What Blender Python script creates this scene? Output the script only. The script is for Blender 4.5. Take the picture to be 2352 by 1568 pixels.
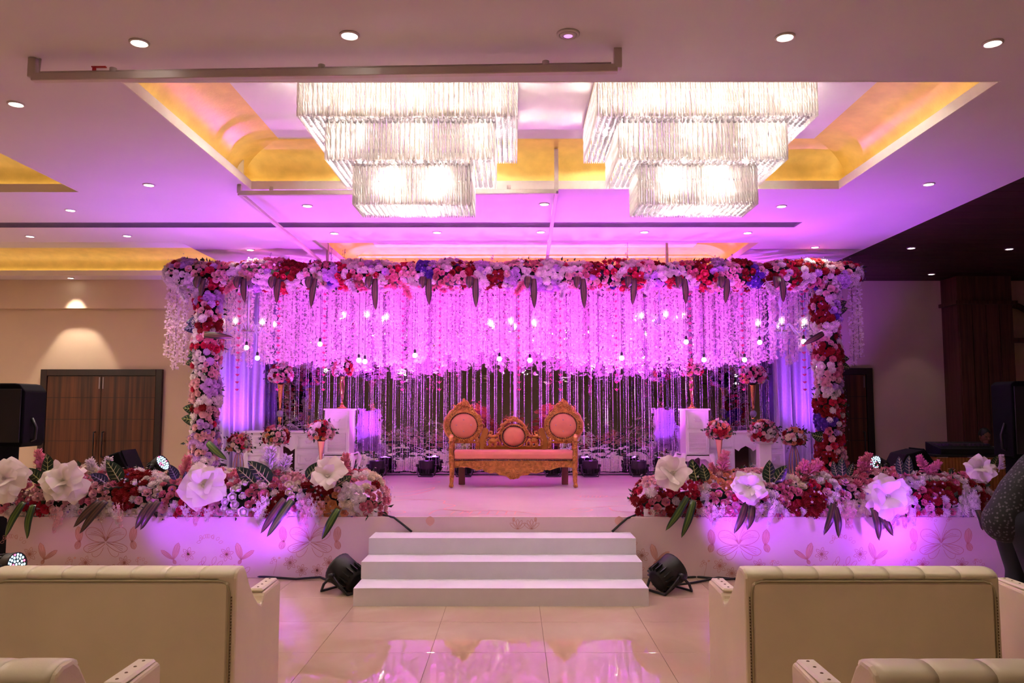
import bpy, math, random
from math import sin, cos, pi, radians, atan, tan, sqrt, atan2
from mathutils import Vector, Matrix, Euler, Quaternion

SC = bpy.context.scene
COL = SC.collection
for _o in list(bpy.data.objects):
    bpy.data.objects.remove(_o)

# ------------------------------------------------------------------ camera
F = 1830.0                      # focal length in pixels of the 2352 px wide frame
CAM = Vector((0.0, 0.0, 1.70))
_cam = bpy.data.cameras.new('camera')
_cam.sensor_width = 36.0
_cam.lens = 36.0 * F / 2352.0
_cam.clip_start = 0.05
_cam.clip_end = 100
cam = bpy.data.objects.new('camera', _cam)
cam.location = CAM
cam.rotation_euler = (radians(90 + 4.72), 0.0, radians(0.125))
COL.objects.link(cam)
SC.camera = cam
R = cam.rotation_euler.to_matrix()

# ------------------------------------------------------------------ colour management, world
SC.view_settings.view_transform = 'Standard'
SC.view_settings.look = 'None'
SC.view_settings.gamma = 1.0
SC.view_settings.use_curve_mapping = False
SC.view_settings.exposure = 0.05
SC.cycles.max_bounces = 6
SC.cycles.diffuse_bounces = 3
SC.cycles.glossy_bounces = 3
SC.cycles.transmission_bounces = 3
SC.cycles.transparent_max_bounces = 7
SC.cycles.sample_clamp_indirect = 25.0
SC.cycles.caustics_reflective = False
SC.cycles.caustics_refractive = False
SC.cycles.use_adaptive_sampling = True
SC.cycles.adaptive_threshold = 0.04
SC.cycles.use_light_tree = False
world = bpy.data.worlds.new('hall_world')
SC.world = world
world.use_nodes = True
world.node_tree.nodes['Background'].inputs[0].default_value = (0.10, 0.075, 0.065, 1)
world.node_tree.nodes['Background'].inputs[1].default_value = 0.3

def lin(c):
    c = c / 255.0
    return c / 12.92 if c <= 0.04045 else ((c + 0.055) / 1.055) ** 2.4
def rgb(r, g, b):
    return (lin(r), lin(g), lin(b), 1.0)

# light strengths, tuned here
WARM = (1.0, 0.85, 0.68)
VIOLET = (0.38, 0.06, 1.0)
MAGENTA = (0.80, 0.10, 1.0)
P_DOWN = 22.0        # each ceiling downlight
P_PAR = 720.0        # each uplighter behind the settee
P_FRONT = 115.0       # the pars and the added lamp that light the stage fascia
P_WASH = 250.0
P_STAGE = 420.0      # the led pars on the stage corners
E_BULB = 980.0       # bulbs of the crystal chandeliers
E_STRIP = 9.5        # led strips in the ceiling trays

def area_lamp(name, loc, size, power, color, rot=(0, 0, 0), sy=None):
    l = bpy.data.lights.new(name, 'AREA')
    l.energy = power
    l.color = color
    l.size = size
    if sy:
        l.shape = 'RECTANGLE'
        l.size_y = sy
    o = bpy.data.objects.new(name, l)
    o.location = loc
    o.rotation_euler = rot
    COL.objects.link(o)
    return o
def spot_lamp(name, loc, target, power, color, angle, blend=0.6, r=0.05):
    l = bpy.data.lights.new(name, 'SPOT')
    l.energy = power
    l.color = color
    l.spot_size = radians(angle)
    l.spot_blend = blend
    l.shadow_soft_size = r
    o = bpy.data.objects.new(name, l)
    o.location = loc
    d = Vector(target) - Vector(loc)
    o.rotation_euler = d.to_track_quat('-Z', 'Y').to_euler()
    COL.objects.link(o)
    return o
# unseen fill lamps at ceiling height, added to brighten the hall and left wall
area_lamp('hall_fill', (-1.5, 0.6, 3.86), 1.6, 18, (1.0, 0.84, 0.68), sy=1.2)
area_lamp('hall_fill', (2.0, -3.5, 3.86), 1.6, 18, (1.0, 0.84, 0.68), sy=1.2)
area_lamp('hall_fill', (-8.7, 9.2, 3.86), 1.4, 135, (1.0, 0.84, 0.68), sy=1.2)  # out of view at the side, added to lift the left wall
area_lamp('hall_fill', (-6.5, -2.0, 3.86), 1.4, 40, (1.0, 0.84, 0.68), sy=1.2)

# ------------------------------------------------------------------ pixel helpers
def ray(px, py):
    return R @ Vector(((px - 1176) / F, -(py - 784) / F, -1.0))
def atY(px, py, y):
    d = ray(px, py)
    return CAM + d * (y / d.y)
def atZ(px, py, z):
    d = ray(px, py)
    return CAM + d * ((z - CAM.z) / d.z)

# ------------------------------------------------------------------ materials
MATS = {}
def nt(m):
    m.use_nodes = True
    return m.node_tree.nodes, m.node_tree.links
def mat(name, col, rough=0.5, metal=0.0, var=0.06, vscale=8.0, bump=0.0, bscale=60.0, coat=0.0, spec=0.5, trans=0.0, sheen=0.0, stretch=None):
    """principled material whose colour and relief come from procedural noise"""
    if name in MATS:
        return MATS[name]
    m = bpy.data.materials.new(name)
    N, L = nt(m)
    p = N['Principled BSDF']
    p.inputs['Roughness'].default_value = rough
    p.inputs['Metallic'].default_value = metal
    p.inputs['Coat Weight'].default_value = coat
    p.inputs['Specular IOR Level'].default_value = spec
    if sheen:
        p.inputs['Sheen Weight'].default_value = sheen
    tc = N.new('ShaderNodeTexCoord')
    src = tc.outputs['Object']
    if stretch:
        mp = N.new('ShaderNodeMapping')
        mp.inputs['Scale'].default_value = stretch
        L.new(src, mp.inputs['Vector'])
        src = mp.outputs['Vector']
    nz = N.new('ShaderNodeTexNoise')
    nz.inputs['Scale'].default_value = vscale
    nz.inputs['Detail'].default_value = 3.0
    L.new(src, nz.inputs['Vector'])
    rp = N.new('ShaderNodeValToRGB')
    rp.color_ramp.elements[0].position = 0.3
    rp.color_ramp.elements[1].position = 0.7
    rp.color_ramp.elements[0].color = tuple(c * (1 - var) for c in col[:3]) + (1,)
    rp.color_ramp.elements[1].color = tuple(min(1, c * (1 + var)) for c in col[:3]) + (1,)
    L.new(nz.outputs['Fac'], rp.inputs['Fac'])
    L.new(rp.outputs['Color'], p.inputs['Base Color'])
    if bump:
        n2 = N.new('ShaderNodeTexNoise')
        n2.inputs['Scale'].default_value = bscale
        n2.inputs['Detail'].default_value = 4.0
        L.new(src, n2.inputs['Vector'])
        bp = N.new('ShaderNodeBump')
        bp.inputs['Strength'].default_value = bump
        bp.inputs['Distance'].default_value = 0.01
        L.new(n2.outputs['Fac'], bp.inputs['Height'])
        L.new(bp.outputs['Normal'], p.inputs['Normal'])
    if trans:
        tr = N.new('ShaderNodeBsdfTranslucent')
        L.new(rp.outputs['Color'], tr.inputs['Color'])
        mx = N.new('ShaderNodeMixShader')
        mx.inputs[0].default_value = trans
        L.new(p.outputs[0], mx.inputs[1])
        L.new(tr.outputs[0], mx.inputs[2])
        L.new(mx.outputs[0], N['Material Output'].inputs['Surface'])
    MATS[name] = m
    return m
def emit(name, col, strength):
    if name in MATS:
        return MATS[name]
    m = bpy.data.materials.new(name)
    N, L = nt(m)
    N.remove(N['Principled BSDF'])
    e = N.new('ShaderNodeEmission')
    e.inputs[0].default_value = tuple(col[:3]) + (1,)
    e.inputs[1].default_value = strength
    L.new(e.outputs[0], N['Material Output'].inputs['Surface'])
    MATS[name] = m
    return m
def clear_mat(name, col, clear=0.3, trl=0.4, rough=0.12, ior=1.45):
    """acrylic or glass: part see-through, part scattering, with a glossy surface"""
    if name in MATS:
        return MATS[name]
    m = bpy.data.materials.new(name)
    N, L = nt(m)
    p = N['Principled BSDF']
    p.inputs['Base Color'].default_value = col
    p.inputs['Roughness'].default_value = rough
    p.inputs['IOR'].default_value = ior
    p.inputs['Specular IOR Level'].default_value = 0.9
    tr = N.new('ShaderNodeBsdfTranslucent')
    tr.inputs['Color'].default_value = col
    tp = N.new('ShaderNodeBsdfTransparent')
    tp.inputs['Color'].default_value = tuple(0.5 + 0.5 * c for c in col[:3]) + (1,)
    a = N.new('ShaderNodeMixShader')
    a.inputs[0].default_value = trl
    b = N.new('ShaderNodeMixShader')
    b.inputs[0].default_value = clear
    L.new(p.outputs[0], a.inputs[1]); L.new(tr.outputs[0], a.inputs[2])
    L.new(a.outputs[0], b.inputs[1]); L.new(tp.outputs[0], b.inputs[2])
    L.new(b.outputs[0], N['Material Output'].inputs['Surface'])
    MATS[name] = m
    return m
def wood_mat(name, c1, c2, scale=3.0, rough=0.4, stretch=(14, 14, 0.6), spec=0.5):
    if name in MATS:
        return MATS[name]
    m = bpy.data.materials.new(name)
    N, L = nt(m)
    p = N['Principled BSDF']
    p.inputs['Roughness'].default_value = rough
    p.inputs['Specular IOR Level'].default_value = spec
    g = N.new('ShaderNodeNewGeometry')
    mp = N.new('ShaderNodeMapping')
    mp.inputs['Scale'].default_value = stretch
    L.new(g.outputs['Position'], mp.inputs['Vector'])
    nz = N.new('ShaderNodeTexNoise')
    nz.inputs['Scale'].default_value = scale
    nz.inputs['Detail'].default_value = 5
    L.new(mp.outputs[0], nz.inputs['Vector'])
    rp = N.new('ShaderNodeValToRGB')
    rp.color_ramp.elements[0].position = 0.35
    rp.color_ramp.elements[1].position = 0.68
    rp.color_ramp.elements[0].color = c1
    rp.color_ramp.elements[1].color = c2
    L.new(nz.outputs['Fac'], rp.inputs['Fac'])
    L.new(rp.outputs['Color'], p.inputs['Base Color'])
    MATS[name] = m
    return m
def marble_mat(name, c1, c2, c3, rough, scale=0.9):
    if name in MATS:
        return MATS[name]
    m = bpy.data.materials.new(name)
    N, L = nt(m)
    p = N['Principled BSDF']
    p.inputs['Roughness'].default_value = rough
    p.inputs['Specular IOR Level'].default_value = 0.85
    g = N.new('ShaderNodeNewGeometry')
    nz = N.new('ShaderNodeTexNoise')
    nz.inputs['Scale'].default_value = scale
    nz.inputs['Detail'].default_value = 7
    nz.inputs['Distortion'].default_value = 1.2
    L.new(g.outputs['Position'], nz.inputs['Vector'])
    rp = N.new('ShaderNodeValToRGB')
    e = rp.color_ramp.elements
    e[0].position = 0.30; e[0].color = c1
    e[1].position = 0.75; e[1].color = c2
    k = e.new(0.52); k.color = c3
    L.new(nz.outputs['Fac'], rp.inputs['Fac'])
    L.new(rp.outputs['Color'], p.inputs['Base Color'])
    MATS[name] = m
    return m
def mirror_mat(name):
    m = bpy.data.materials.new(name)
    N, L = nt(m)
    p = N['Principled BSDF']
    p.inputs['Base Color'].default_value = (0.62, 0.60, 0.64, 1)
    p.inputs['Metallic'].default_value = 1.0
    p.inputs['Roughness'].default_value = 0.03
    g = N.new('ShaderNodeNewGeometry')
    mp = N.new('ShaderNodeMapping')
    mp.inputs['Scale'].default_value = (2.2, 1.0, 3.2)
    L.new(g.outputs['Position'], mp.inputs['Vector'])
    nz = N.new('ShaderNodeTexNoise')
    nz.inputs['Scale'].default_value = 1.6
    nz.inputs['Detail'].default_value = 2.5
    L.new(mp.outputs[0], nz.inputs['Vector'])
    bp = N.new('ShaderNodeBump')
    bp.inputs['Strength'].default_value = 0.26
    bp.inputs['Distance'].default_value = 0.03
    L.new(nz.outputs['Fac'], bp.inputs['Height'])
    L.new(bp.outputs['Normal'], p.inputs['Normal'])
    MATS[name] = m
    return m

# ------------------------------------------------------------------ mesh builder
def frameZ(n, spin=0.0):
    """rotation whose Z axis is n"""
    n = Vector(n).normalized()
    q = Vector((0, 0, 1)).rotation_difference(n)
    return (q @ Quaternion((0, 0, 1), spin)).to_matrix()
class MB:
    def __init__(s):
        s.v = []; s.f = []; s.mi = []; s.sm = []
    def add(s, vs, fs, mi=0, smooth=False, T=None):
        k = len(s.v)
        if T is not None:
            vs = [T @ Vector(v) for v in vs]
        s.v.extend(tuple(v) for v in vs)
        for f in fs:
            s.f.append(tuple(i + k for i in f)); s.mi.append(mi); s.sm.append(smooth)
        return s
    def join(s, o, T=None, mi=None):
        k = len(s.v)
        s.v.extend(tuple(T @ Vector(v)) if T is not None else v for v in o.v)
        for f, m, sm in zip(o.f, o.mi, o.sm):
            s.f.append(tuple(i + k for i in f)); s.mi.append(m if mi is None else mi); s.sm.append(sm)
        return s
    def box(s, x0, x1, y0, y1, z0, z1, mi=0, T=None, c=0.0):
        if c <= 0:
            vs = [(x0, y0, z0), (x1, y0, z0), (x1, y1, z0), (x0, y1, z0), (x0, y0, z1), (x1, y0, z1), (x1, y1, z1), (x0, y1, z1)]
            return s.add(vs, [(3, 2, 1, 0), (4, 5, 6, 7), (0, 1, 5, 4), (1, 2, 6, 5), (2, 3, 7, 6), (3, 0, 4, 7)], mi, False, T)
        # chamfered box
        c = min(c, (x1 - x0) * .45, (y1 - y0) * .45, (z1 - z0) * .45)
        vs = []; idx = {}
        def V(p):
            if p not in idx:
                idx[p] = len(vs); vs.append(p)
            return idx[p]
        X = (x0, x1); Y = (y0, y1); Z = (z0, z1)
        sg = (1, -1)
        def P(i, j, k, ax):
            p = [X[i], Y[j], Z[k]]
            q = [p[0] + sg[i] * c, p[1] + sg[j] * c, p[2] + sg[k] * c]
            q[ax] = p[ax]
            return V(tuple(q))
        fs = []
        for ax in range(3):
            for side in (0, 1):
                order = [(0, 0), (1, 0), (1, 1), (0, 1)]
                ids = []
                for a, b in order:
                    t = [a, b]; t.insert(ax, side)
                    ids.append(P(*t, ax))
                if (side == 0) != (ax == 1):
                    ids.reverse()
                fs.append(tuple(ids))
        for ax in range(3):       # edges along ax
            o = [a for a in range(3) if a != ax]
            for i in (0, 1):
                for j in (0, 1):
                    a = [0, 0, 0]; a[o[0]] = i; a[o[1]] = j
                    b = list(a); b[ax] = 1
                    fs.append((P(*a, o[0]), P(*a, o[1]), P(*b, o[1]), P(*b, o[0])))
        for i in (0, 1):
            for j in (0, 1):
                for k in (0, 1):
                    fs.append((P(i, j, k, 0), P(i, j, k, 1), P(i, j, k, 2)))
        return s.add(vs, fs, mi, False, T)
    def loft(s, rings, mi=0, smooth=True, caps=True, closed=True, T=None):
        n = len(rings[0]); vs = [p for r in rings for p in r]; fs = []
        for a in range(len(rings) - 1):
            for i in range(n if closed else n - 1):
                j = (i + 1) % n
                fs.append((a * n + i, a * n + j, (a + 1) * n + j, (a + 1) * n + i))
        if caps and closed:
            fs.append(tuple(range(n - 1, -1, -1)))
            b = (len(rings) - 1) * n
            fs.append(tuple(range(b, b + n)))
        return s.add(vs, fs, mi, smooth, T)
    def lathe(s, prof, n=16, mi=0, T=None, smooth=True, caps=True, sx=1, sy=1):
        rings = [[(r * cos(2 * pi * i / n) * sx, r * sin(2 * pi * i / n) * sy, z) for i in range(n)] for r, z in prof]
        return s.loft(rings, mi, smooth, caps, True, T)
    def cyl(s, p0, p1, r0, r1=None, n=10, mi=0, smooth=True, caps=True):
        return s.tube([p0, p1], [r0, r0 if r1 is None else r1], n, mi, smooth, caps)
    def tube(s, pts, r, n=6, mi=0, smooth=True, caps=True, closed=False, flat=1.0):
        pts = [Vector(p) for p in pts]
        m = len(pts)
        rs = list(r) if isinstance(r, (list, tuple)) else [r] * m
        up = Vector((0, 0, 1))
        rings = []
        prev = None
        for i, p in enumerate(pts):
            a = pts[(i - 1) % m] if (i > 0 or closed) else p
            b = pts[(i + 1) % m] if (i < m - 1 or closed) else p
            t = (b - a)
            t = t.normalized() if t.length > 1e-9 else Vector((0, 0, 1))
            if prev is None:
                u = t.cross(up) if abs(t.dot(up)) < 0.95 else t.cross(Vector((1, 0, 0)))
            else:
                u = prev - t * prev.dot(t)
                if u.length < 1e-6:
                    u = t.cross(up)
            u.normalize(); w = t.cross(u); prev = u
            rings.append([p + (u * cos(2 * pi * k / n) + w * (sin(2 * pi * k / n) * flat)) * rs[i] for k in range(n)])
        if closed:
            rings.append(rings[0])
            return s.loft(rings, mi, smooth, False)
        return s.loft(rings, mi, smooth, caps)
    def ball(s, c, r, nu=10, nv=6, mi=0, T=None, smooth=True):
        rx, ry, rz = (r, r, r) if not isinstance(r, (tuple, list)) else r
        vs = [(c[0], c[1], c[2] - rz)]
        for j in range(1, nv):
            t = pi * j / nv
            for i in range(nu):
                a = 2 * pi * i / nu
                vs.append((c[0] + rx * sin(t) * cos(a), c[1] + ry * sin(t) * sin(a), c[2] - rz * cos(t)))
        vs.append((c[0], c[1], c[2] + rz))
        fs = []
        for i in range(nu):
            k = (i + 1) % nu
            fs.append((0, 1 + k, 1 + i))
            for j in range(nv - 2):
                b = 1 + j * nu
                fs.append((b + i, b + k, b + nu + k, b + nu + i))
            b = 1 + (nv - 2) * nu
            fs.append((b + i, b + k, len(vs) - 1))
        return s.add(vs, fs, mi, smooth, T)
    def grid(s, fn, nu, nv, mi=0, smooth=True, T=None):
        vs = [fn(i / nu, j / nv) for j in range(nv + 1) for i in range(nu + 1)]
        fs = [(j * (nu + 1) + i, j * (nu + 1) + i + 1, (j + 1) * (nu + 1) + i + 1, (j + 1) * (nu + 1) + i) for j in range(nv) for i in range(nu)]
        return s.add(vs, fs, mi, smooth, T)
    def prism(s, poly, a, b, axis='y', mi=0, smooth=False, T=None):
        """extrude a closed 2-d outline between a and b along axis"""
        def P(u, w, t):
            return (u, t, w) if axis == 'y' else ((t, u, w) if axis == 'x' else (u, w, t))
        n = len(poly)
        vs = [P(u, w, a) for u, w in poly] + [P(u, w, b) for u, w in poly]
        fs = [tuple(range(n)), tuple(range(2 * n - 1, n - 1, -1))]
        fs += [(i, i + n, (i + 1) % n + n, (i + 1) % n) for i in range(n)]
        return s.add(vs, fs, mi, smooth, T)
    def mesh(s, name, mats):
        me = bpy.data.meshes.new(name)
        me.from_pydata(s.v, [], s.f)
        for m in (mats if isinstance(mats, (list, tuple)) else [mats]):
            me.materials.append(m)
        me.polygons.foreach_set('material_index', s.mi)
        me.polygons.foreach_set('use_smooth', s.sm)
        me.update()
        return me

def put(name, data, parent=None, loc=None, rot=None, scale=None, M=None, kind=None, label=None):
    o = bpy.data.objects.new(name, data)
    COL.objects.link(o)
    if parent is not None:
        o.parent = parent
    if M is not None:
        o.matrix_basis = M
    if loc is not None:
        o.location = loc
    if rot is not None:
        o.rotation_euler = rot
    if scale is not None:
        o.scale = scale if isinstance(scale, (tuple, list)) else (scale,) * 3
    if kind:
        o['kind'] = kind
    if label:
        o['label'] = label
    return o
def obj(name, mb, mats, parent=None, bevel=0.0, **kw):
    o = put(name, mb.mesh(name, mats), parent, **kw)
    if bevel:
        b = o.modifiers.new('bevel', 'BEVEL')
        b.width = bevel
        b.segments = 2
        b.limit_method = 'ANGLE'
        b.angle_limit = radians(35)
    return o
def tag(o, label, cat, group=None):
    o['label'] = label
    o['category'] = cat
    o['kind'] = 'thing'
    if group:
        o['group'] = group
    return o
def thing(name, label, cat, loc=(0, 0, 0), rz=0.0, group=None):
    o = bpy.data.objects.new(name, None)
    COL.objects.link(o)
    o.empty_display_size = 0.1
    o.location = loc
    o.rotation_euler = (0, 0, rz)
    return tag(o, label, cat, group)
KIDS = {}
def copy_tree(o, parent=None):
    c = o.copy()
    COL.objects.link(c)
    if parent is not None:
        c.parent = parent
    for ch in [x for x in KIDS.get(o.name, o.children)]:
        copy_tree(ch, c)
    return c
def struct(name, mb, mats, parent=None, bevel=0.0, label=None):
    o = obj(name, mb, mats, parent, bevel)
    if parent is None:
        o['kind'] = 'structure'
        if label:
            o['label'] = label
    return o
rnd = random.Random(11)
# ================================================================== the room
ZC = 3.90
XW0, XW1, YB, YF = -10.4, 9.6, 13.8, -9.0
m_wall = mat('cream wall paint', rgb(214, 190, 164), 0.75, var=0.03, vscale=2, bump=0.04, bscale=200)
m_ceil = mat('white ceiling paint', rgb(226, 214, 216), 0.7, var=0.02, vscale=1.5)
m_lip = mat('white tray edge paint', rgb(235, 224, 214), 0.6, var=0.02)
m_gold = mat('gold wallpaper', rgb(226, 192, 104), 0.38, metal=0.2, var=0.10, vscale=6, bump=0.15, bscale=40)
m_tile = marble_mat('polished beige marble', rgb(196, 170, 142), rgb(216, 194, 168), rgb(204, 178, 150), 0.02)
m_grout = mat('dark tile joint', rgb(120, 95, 75), 0.8)
m_dwood = wood_mat('dark ceiling wood', rgb(44, 26, 20), rgb(62, 36, 28), 2.0, 0.55, (0.5, 9, 9), spec=0.2)
m_pwood = wood_mat('dark pillar wood', rgb(74, 46, 36), rgb(98, 62, 48), 2.0, 0.5, spec=0.2)
m_door = wood_mat('walnut door veneer', rgb(50, 24, 17), rgb(104, 56, 32), 1.3, 0.4, (12, 12, 0.35))
m_dframe = wood_mat('dark door frame wood', rgb(30, 15, 16), rgb(40, 19, 19), 2.0, 0.4)
m_black = mat('black steel', rgb(20, 19, 22), 0.45, 0.0, var=0.15)
m_strip = emit('warm led strip', (1.0, 0.80, 0.46), E_STRIP)

floor = struct('floor', MB().box(XW0, XW1, YF, YB, -0.12, -0.004), m_grout)
TS = 0.80
def _tile():
    return MB().box(0.0015, TS - 0.0015, 0.0015, TS - 0.0015, -0.02, 0.0, c=0.0008)
tile_me = _tile().mesh('tile', m_tile)
ty0 = 0.9
for i in range(-8, 8):
    for j in range(0, 10):
        put('tile', tile_me, floor, loc=(i * TS + 0.22, ty0 + j * TS, 0))
# beyond the reach of single tiles the floor runs on as one slab of the same stone
rest = MB()
X0t, X1t, Y0t, Y1t = -8 * TS + 0.22, 8 * TS + 0.22, ty0, ty0 + 10 * TS
for a, b, c, d in ((XW0, XW1, YF, Y0t), (XW0, XW1, Y1t, YB), (XW0, X0t, Y0t, Y1t), (X1t, XW1, Y0t, Y1t)):
    rest.box(a, b, c, d, -0.02, 0.0)
obj('marble_slab', rest, m_tile, floor)

def wall(name, x0, x1, y0, y1, z0=0.0, z1=4.6, m=m_wall):
    return struct(name, MB().box(x0, x1, y0, y1, z0, z1), m)
wall('wall_back', XW0 - .2, XW1 + .2, YB, YB + .2)
wall('wall_left', XW0 - .2, XW0, YF, YB)
wall('wall_right', XW1, XW1 + .2, YF, YB)
wall('wall_front', XW0 - .2, XW1 + .2, YF - .2, YF)
struct('trim_1', MB().box(XW0, -4.7, 13.64, 13.8, 3.40, ZC), m_wall, bevel=0.004, label='shallow bulkhead along the top of the back wall')

# ceiling with its recessed trays and the air slot
TR = [(-2.67, 3.30, 5.24, 7.92), (-10.3, -4.45, 5.24, 8.02), (-2.62, 3.30, 10.54, 13.15), (-10.3, -4.45, 10.50, 13.20), (-2.67, 3.30, -0.1, 2.55), (-2.67, 3.30, -5.3, -2.7)]
SLOT = (-10.3, 3.44, 9.36, 9.62)
HOLES = TR + [SLOT]
XWOOD = 4.89
xs = sorted({XW0, XWOOD} | {h[0] for h in HOLES} | {h[1] for h in HOLES})
ys = sorted({YF, YB} | {h[2] for h in HOLES} | {h[3] for h in HOLES})
cb = MB()
for a, b in zip(xs, xs[1:]):
    for c, d in zip(ys, ys[1:]):
        mx, my = (a + b) / 2, (c + d) / 2
        if any(h[0] < mx < h[1] and h[2] < my < h[3] for h in HOLES):
            continue
        cb.box(a, b, c, d, ZC, ZC + 0.07)
ceiling = struct('ceiling', cb, m_ceil)
def tray(k, x0, x1, y0, y1):
    o, a, d, r0 = 0.10, 0.394, 0.39, 0.05
    # profile: offset from the lip (positive inwards), height above the ceiling
    prof = [(-o, 0.0), (-o, 0.16)]
    for i in range(1, 11):
        t = pi / 2 * i / 10
        prof.append((-o + (a + o) * (1 - cos(t)), 0.16 + (d - 0.16) * sin(t)))
    # cove surfaces, mitred at the corners, slightly thick towards the void
    cv = MB()
    rings = []
    for u, h in prof:
        rings.append([(x0 + u, y0 + u, ZC + h), (x1 - u, y0 + u, ZC + h), (x1 - u, y1 - u, ZC + h), (x0 + u, y1 - u, ZC + h)])
    n = len(prof)
    for sd in range(4):
        i0, i1 = sd, (sd + 1) % 4
        vs = []
        for r in rings:
            vs += [r[i0], r[i1]]
        cv.add(vs, [(2 * q, 2 * q + 1, 2 * q + 3, 2 * q + 2) for q in range(n - 1)], 0, True)
    obj('gold_cove', cv, m_gold, ceiling)
    obj('tray_panel', MB().box(x0 + a - .01, x1 - a + .01, y0 + a - .01, y1 - a + .01, ZC + d, ZC + d + .03), m_ceil, ceiling)
    lip = MB()
    t = 0.012
    for q in ((x0, x1, y0, y0 + t), (x0, x1, y1 - t, y1), (x0, x0 + t, y0 + t, y1 - t), (x1 - t, x1, y0 + t, y1 - t)):
        lip.box(*q, ZC - 0.001, ZC + 0.085)
    obj('tray_lip', lip, m_lip, ceiling)
    st = MB()
    g = 0.045
    for q in ((x0 - g - .012, x1 + g + .012, y0 - g - .012, y0 - g), (x0 - g - .012, x1 + g + .012, y1 + g, y1 + g + .012), (x0 - g - .012, x0 - g, y0 - g, y1 + g), (x1 + g, x1 + g + .012, y0 - g, y1 + g)):
        st.box(*q, ZC + 0.072, ZC + 0.08)
    obj('led_strip', st, m_strip, ceiling)
for k, h in enumerate(TR):
    tray(k, *h)
# air slot: a recessed grey box with long blades
m_slot = mat('mauve grey slot paint', rgb(150, 138, 150), 0.6)
x0, x1, y0, y1 = SLOT
sb = MB()
sb.box(x0, x1, y0, y1, ZC + .03, ZC + .05).box(x0, x1, y0, y0 + .012, ZC - .004, ZC + .03).box(x0, x1, y1 - .012, y1, ZC - .004, ZC + .03).box(x1 - .012, x1, y0 + .012, y1 - .012, ZC - .004, ZC + .03)
slot = obj('slot_box', sb, m_slot, ceiling)
for k in range(4):
    obj('blade', MB().box(x0, x1, y0 + .05 + k * .052, y0 + .054 + k * .052, ZC + .012, ZC + .03), m_slot, slot)

# dark timber ceiling of the side bay, board by board
bay = struct('ceiling_side', MB().box(XWOOD, XW1, YF, YB, ZC + .02, ZC + .08), m_dwood)
BW = 0.29
pl_me = MB().box(0, XW1 - XWOOD, 0.004, BW - 0.004, 0, 0.02, c=.003).mesh('plank', m_dwood)
yy = 2.5
while yy < YB - .01:
    put('plank', pl_me, bay, loc=(XWOOD, yy, ZC), scale=(1, min(1.0, (YB - yy) / BW), 1))
    yy += BW
obj('ceiling_board', MB().box(XWOOD, XW1, YF, 2.5, ZC, ZC + .02), m_dwood, bay)

# doors
def door(name, px0, px1, pytop, leaves):
    a = atY(px0, pytop, YB - .05); b = atY(px1, pytop, YB - .05)
    x0, x1, zt = a.x, b.x, a.z
    fw = 0.11
    fr = MB().box(x0, x0 + fw, YB - .07, YB, 0, zt).box(x1 - fw, x1, YB - .07, YB, 0, zt).box(x0 + fw, x1 - fw, YB - .07, YB, zt - fw, zt)
    fr.box(x0 + fw, x1 - fw, YB - .012, YB, 0, zt - fw)
    d = struct(name, fr, m_dframe, bevel=0.006)
    ix0, ix1, it = x0 + fw + .005, x1 - fw - .005, zt - fw - .005
    w = (ix1 - ix0) / leaves
    for l in range(leaves):
        lx0, lx1 = ix0 + l * w + .002, ix0 + (l + 1) * w - .002
        leaf = obj('door_leaf', MB().box(lx0, lx1, YB - .045, YB - .012, 0.01, it), m_dframe, d)
        n = 6
        ph = (it - .01) / n
        for k in range(n):
            obj('panel', MB().box(lx0 + .004, lx1 - .004, YB - .052, YB - .045, .01 + k * ph + .005, .01 + (k + 1) * ph - .005), m_door, leaf)
        hx = lx1 - .07 if l == 0 else lx0 + .07
        h = MB()
        h.tube([(hx, YB - .052, .85), (hx, YB - .105, .85), (hx, YB - .105, 1.28), (hx, YB - .052, 1.28)], 0.012, 8)
        obj('handle', h, m_black, leaf)
        bolt = MB().box(hx + (.03 if l == 0 else -.05), hx + (.05 if l == 0 else -.03), YB - .06, YB - .05, it - .22, it - .02)
        obj('bolt', bolt, mat('dull chrome', rgb(150, 140, 150), .3, .9), leaf)
    return d
door('door_1', 95, 374, 848, 2)
door('door_2', 1845, 2003, 845, 1)

# timber pillar, arched frame and side bay on the right
pil = atY(2195, 700, 13.35)
pb = MB().box(pil.x, pil.x + .92, 13.30, 13.8, 0, ZC)
pillar = struct('trim_2', pb, m_pwood, label='dark timber clad pillar on the back wall of the side bay')
for k in range(4):
    obj('panel', MB().box(pil.x + .01 + k * .2275, pil.x + .225 + k * .2275, 13.28, 13.30, 0.02, 3.42), m_pwood, pillar)
obj('capital', MB().box(pil.x - .05, pil.x + .98, 13.24, 13.8, 3.42, 3.48), m_pwood, pillar)
arc = atY(2250, 700, 13.6)
pts = []
cx, cz, ra = pil.x + 1.00, 2.85, 0.62
for k in range(17):
    t = pi - pi * k / 16
    pts.append((cx + ra * cos(t), 13.62, cz + ra * sin(t)))
ab = MB().tube(pts, 0.055, 8)
ab.box(cx - ra - .06, cx + ra + .06, 13.58, 13.66, cz - .05, cz + .03)
ab.box(cx + ra - .05, cx + ra + .05, 13.58, 13.66, 0, cz)
struct('trim_3', ab, m_pwood, label='dark arched timber frame beside the pillar')

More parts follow.
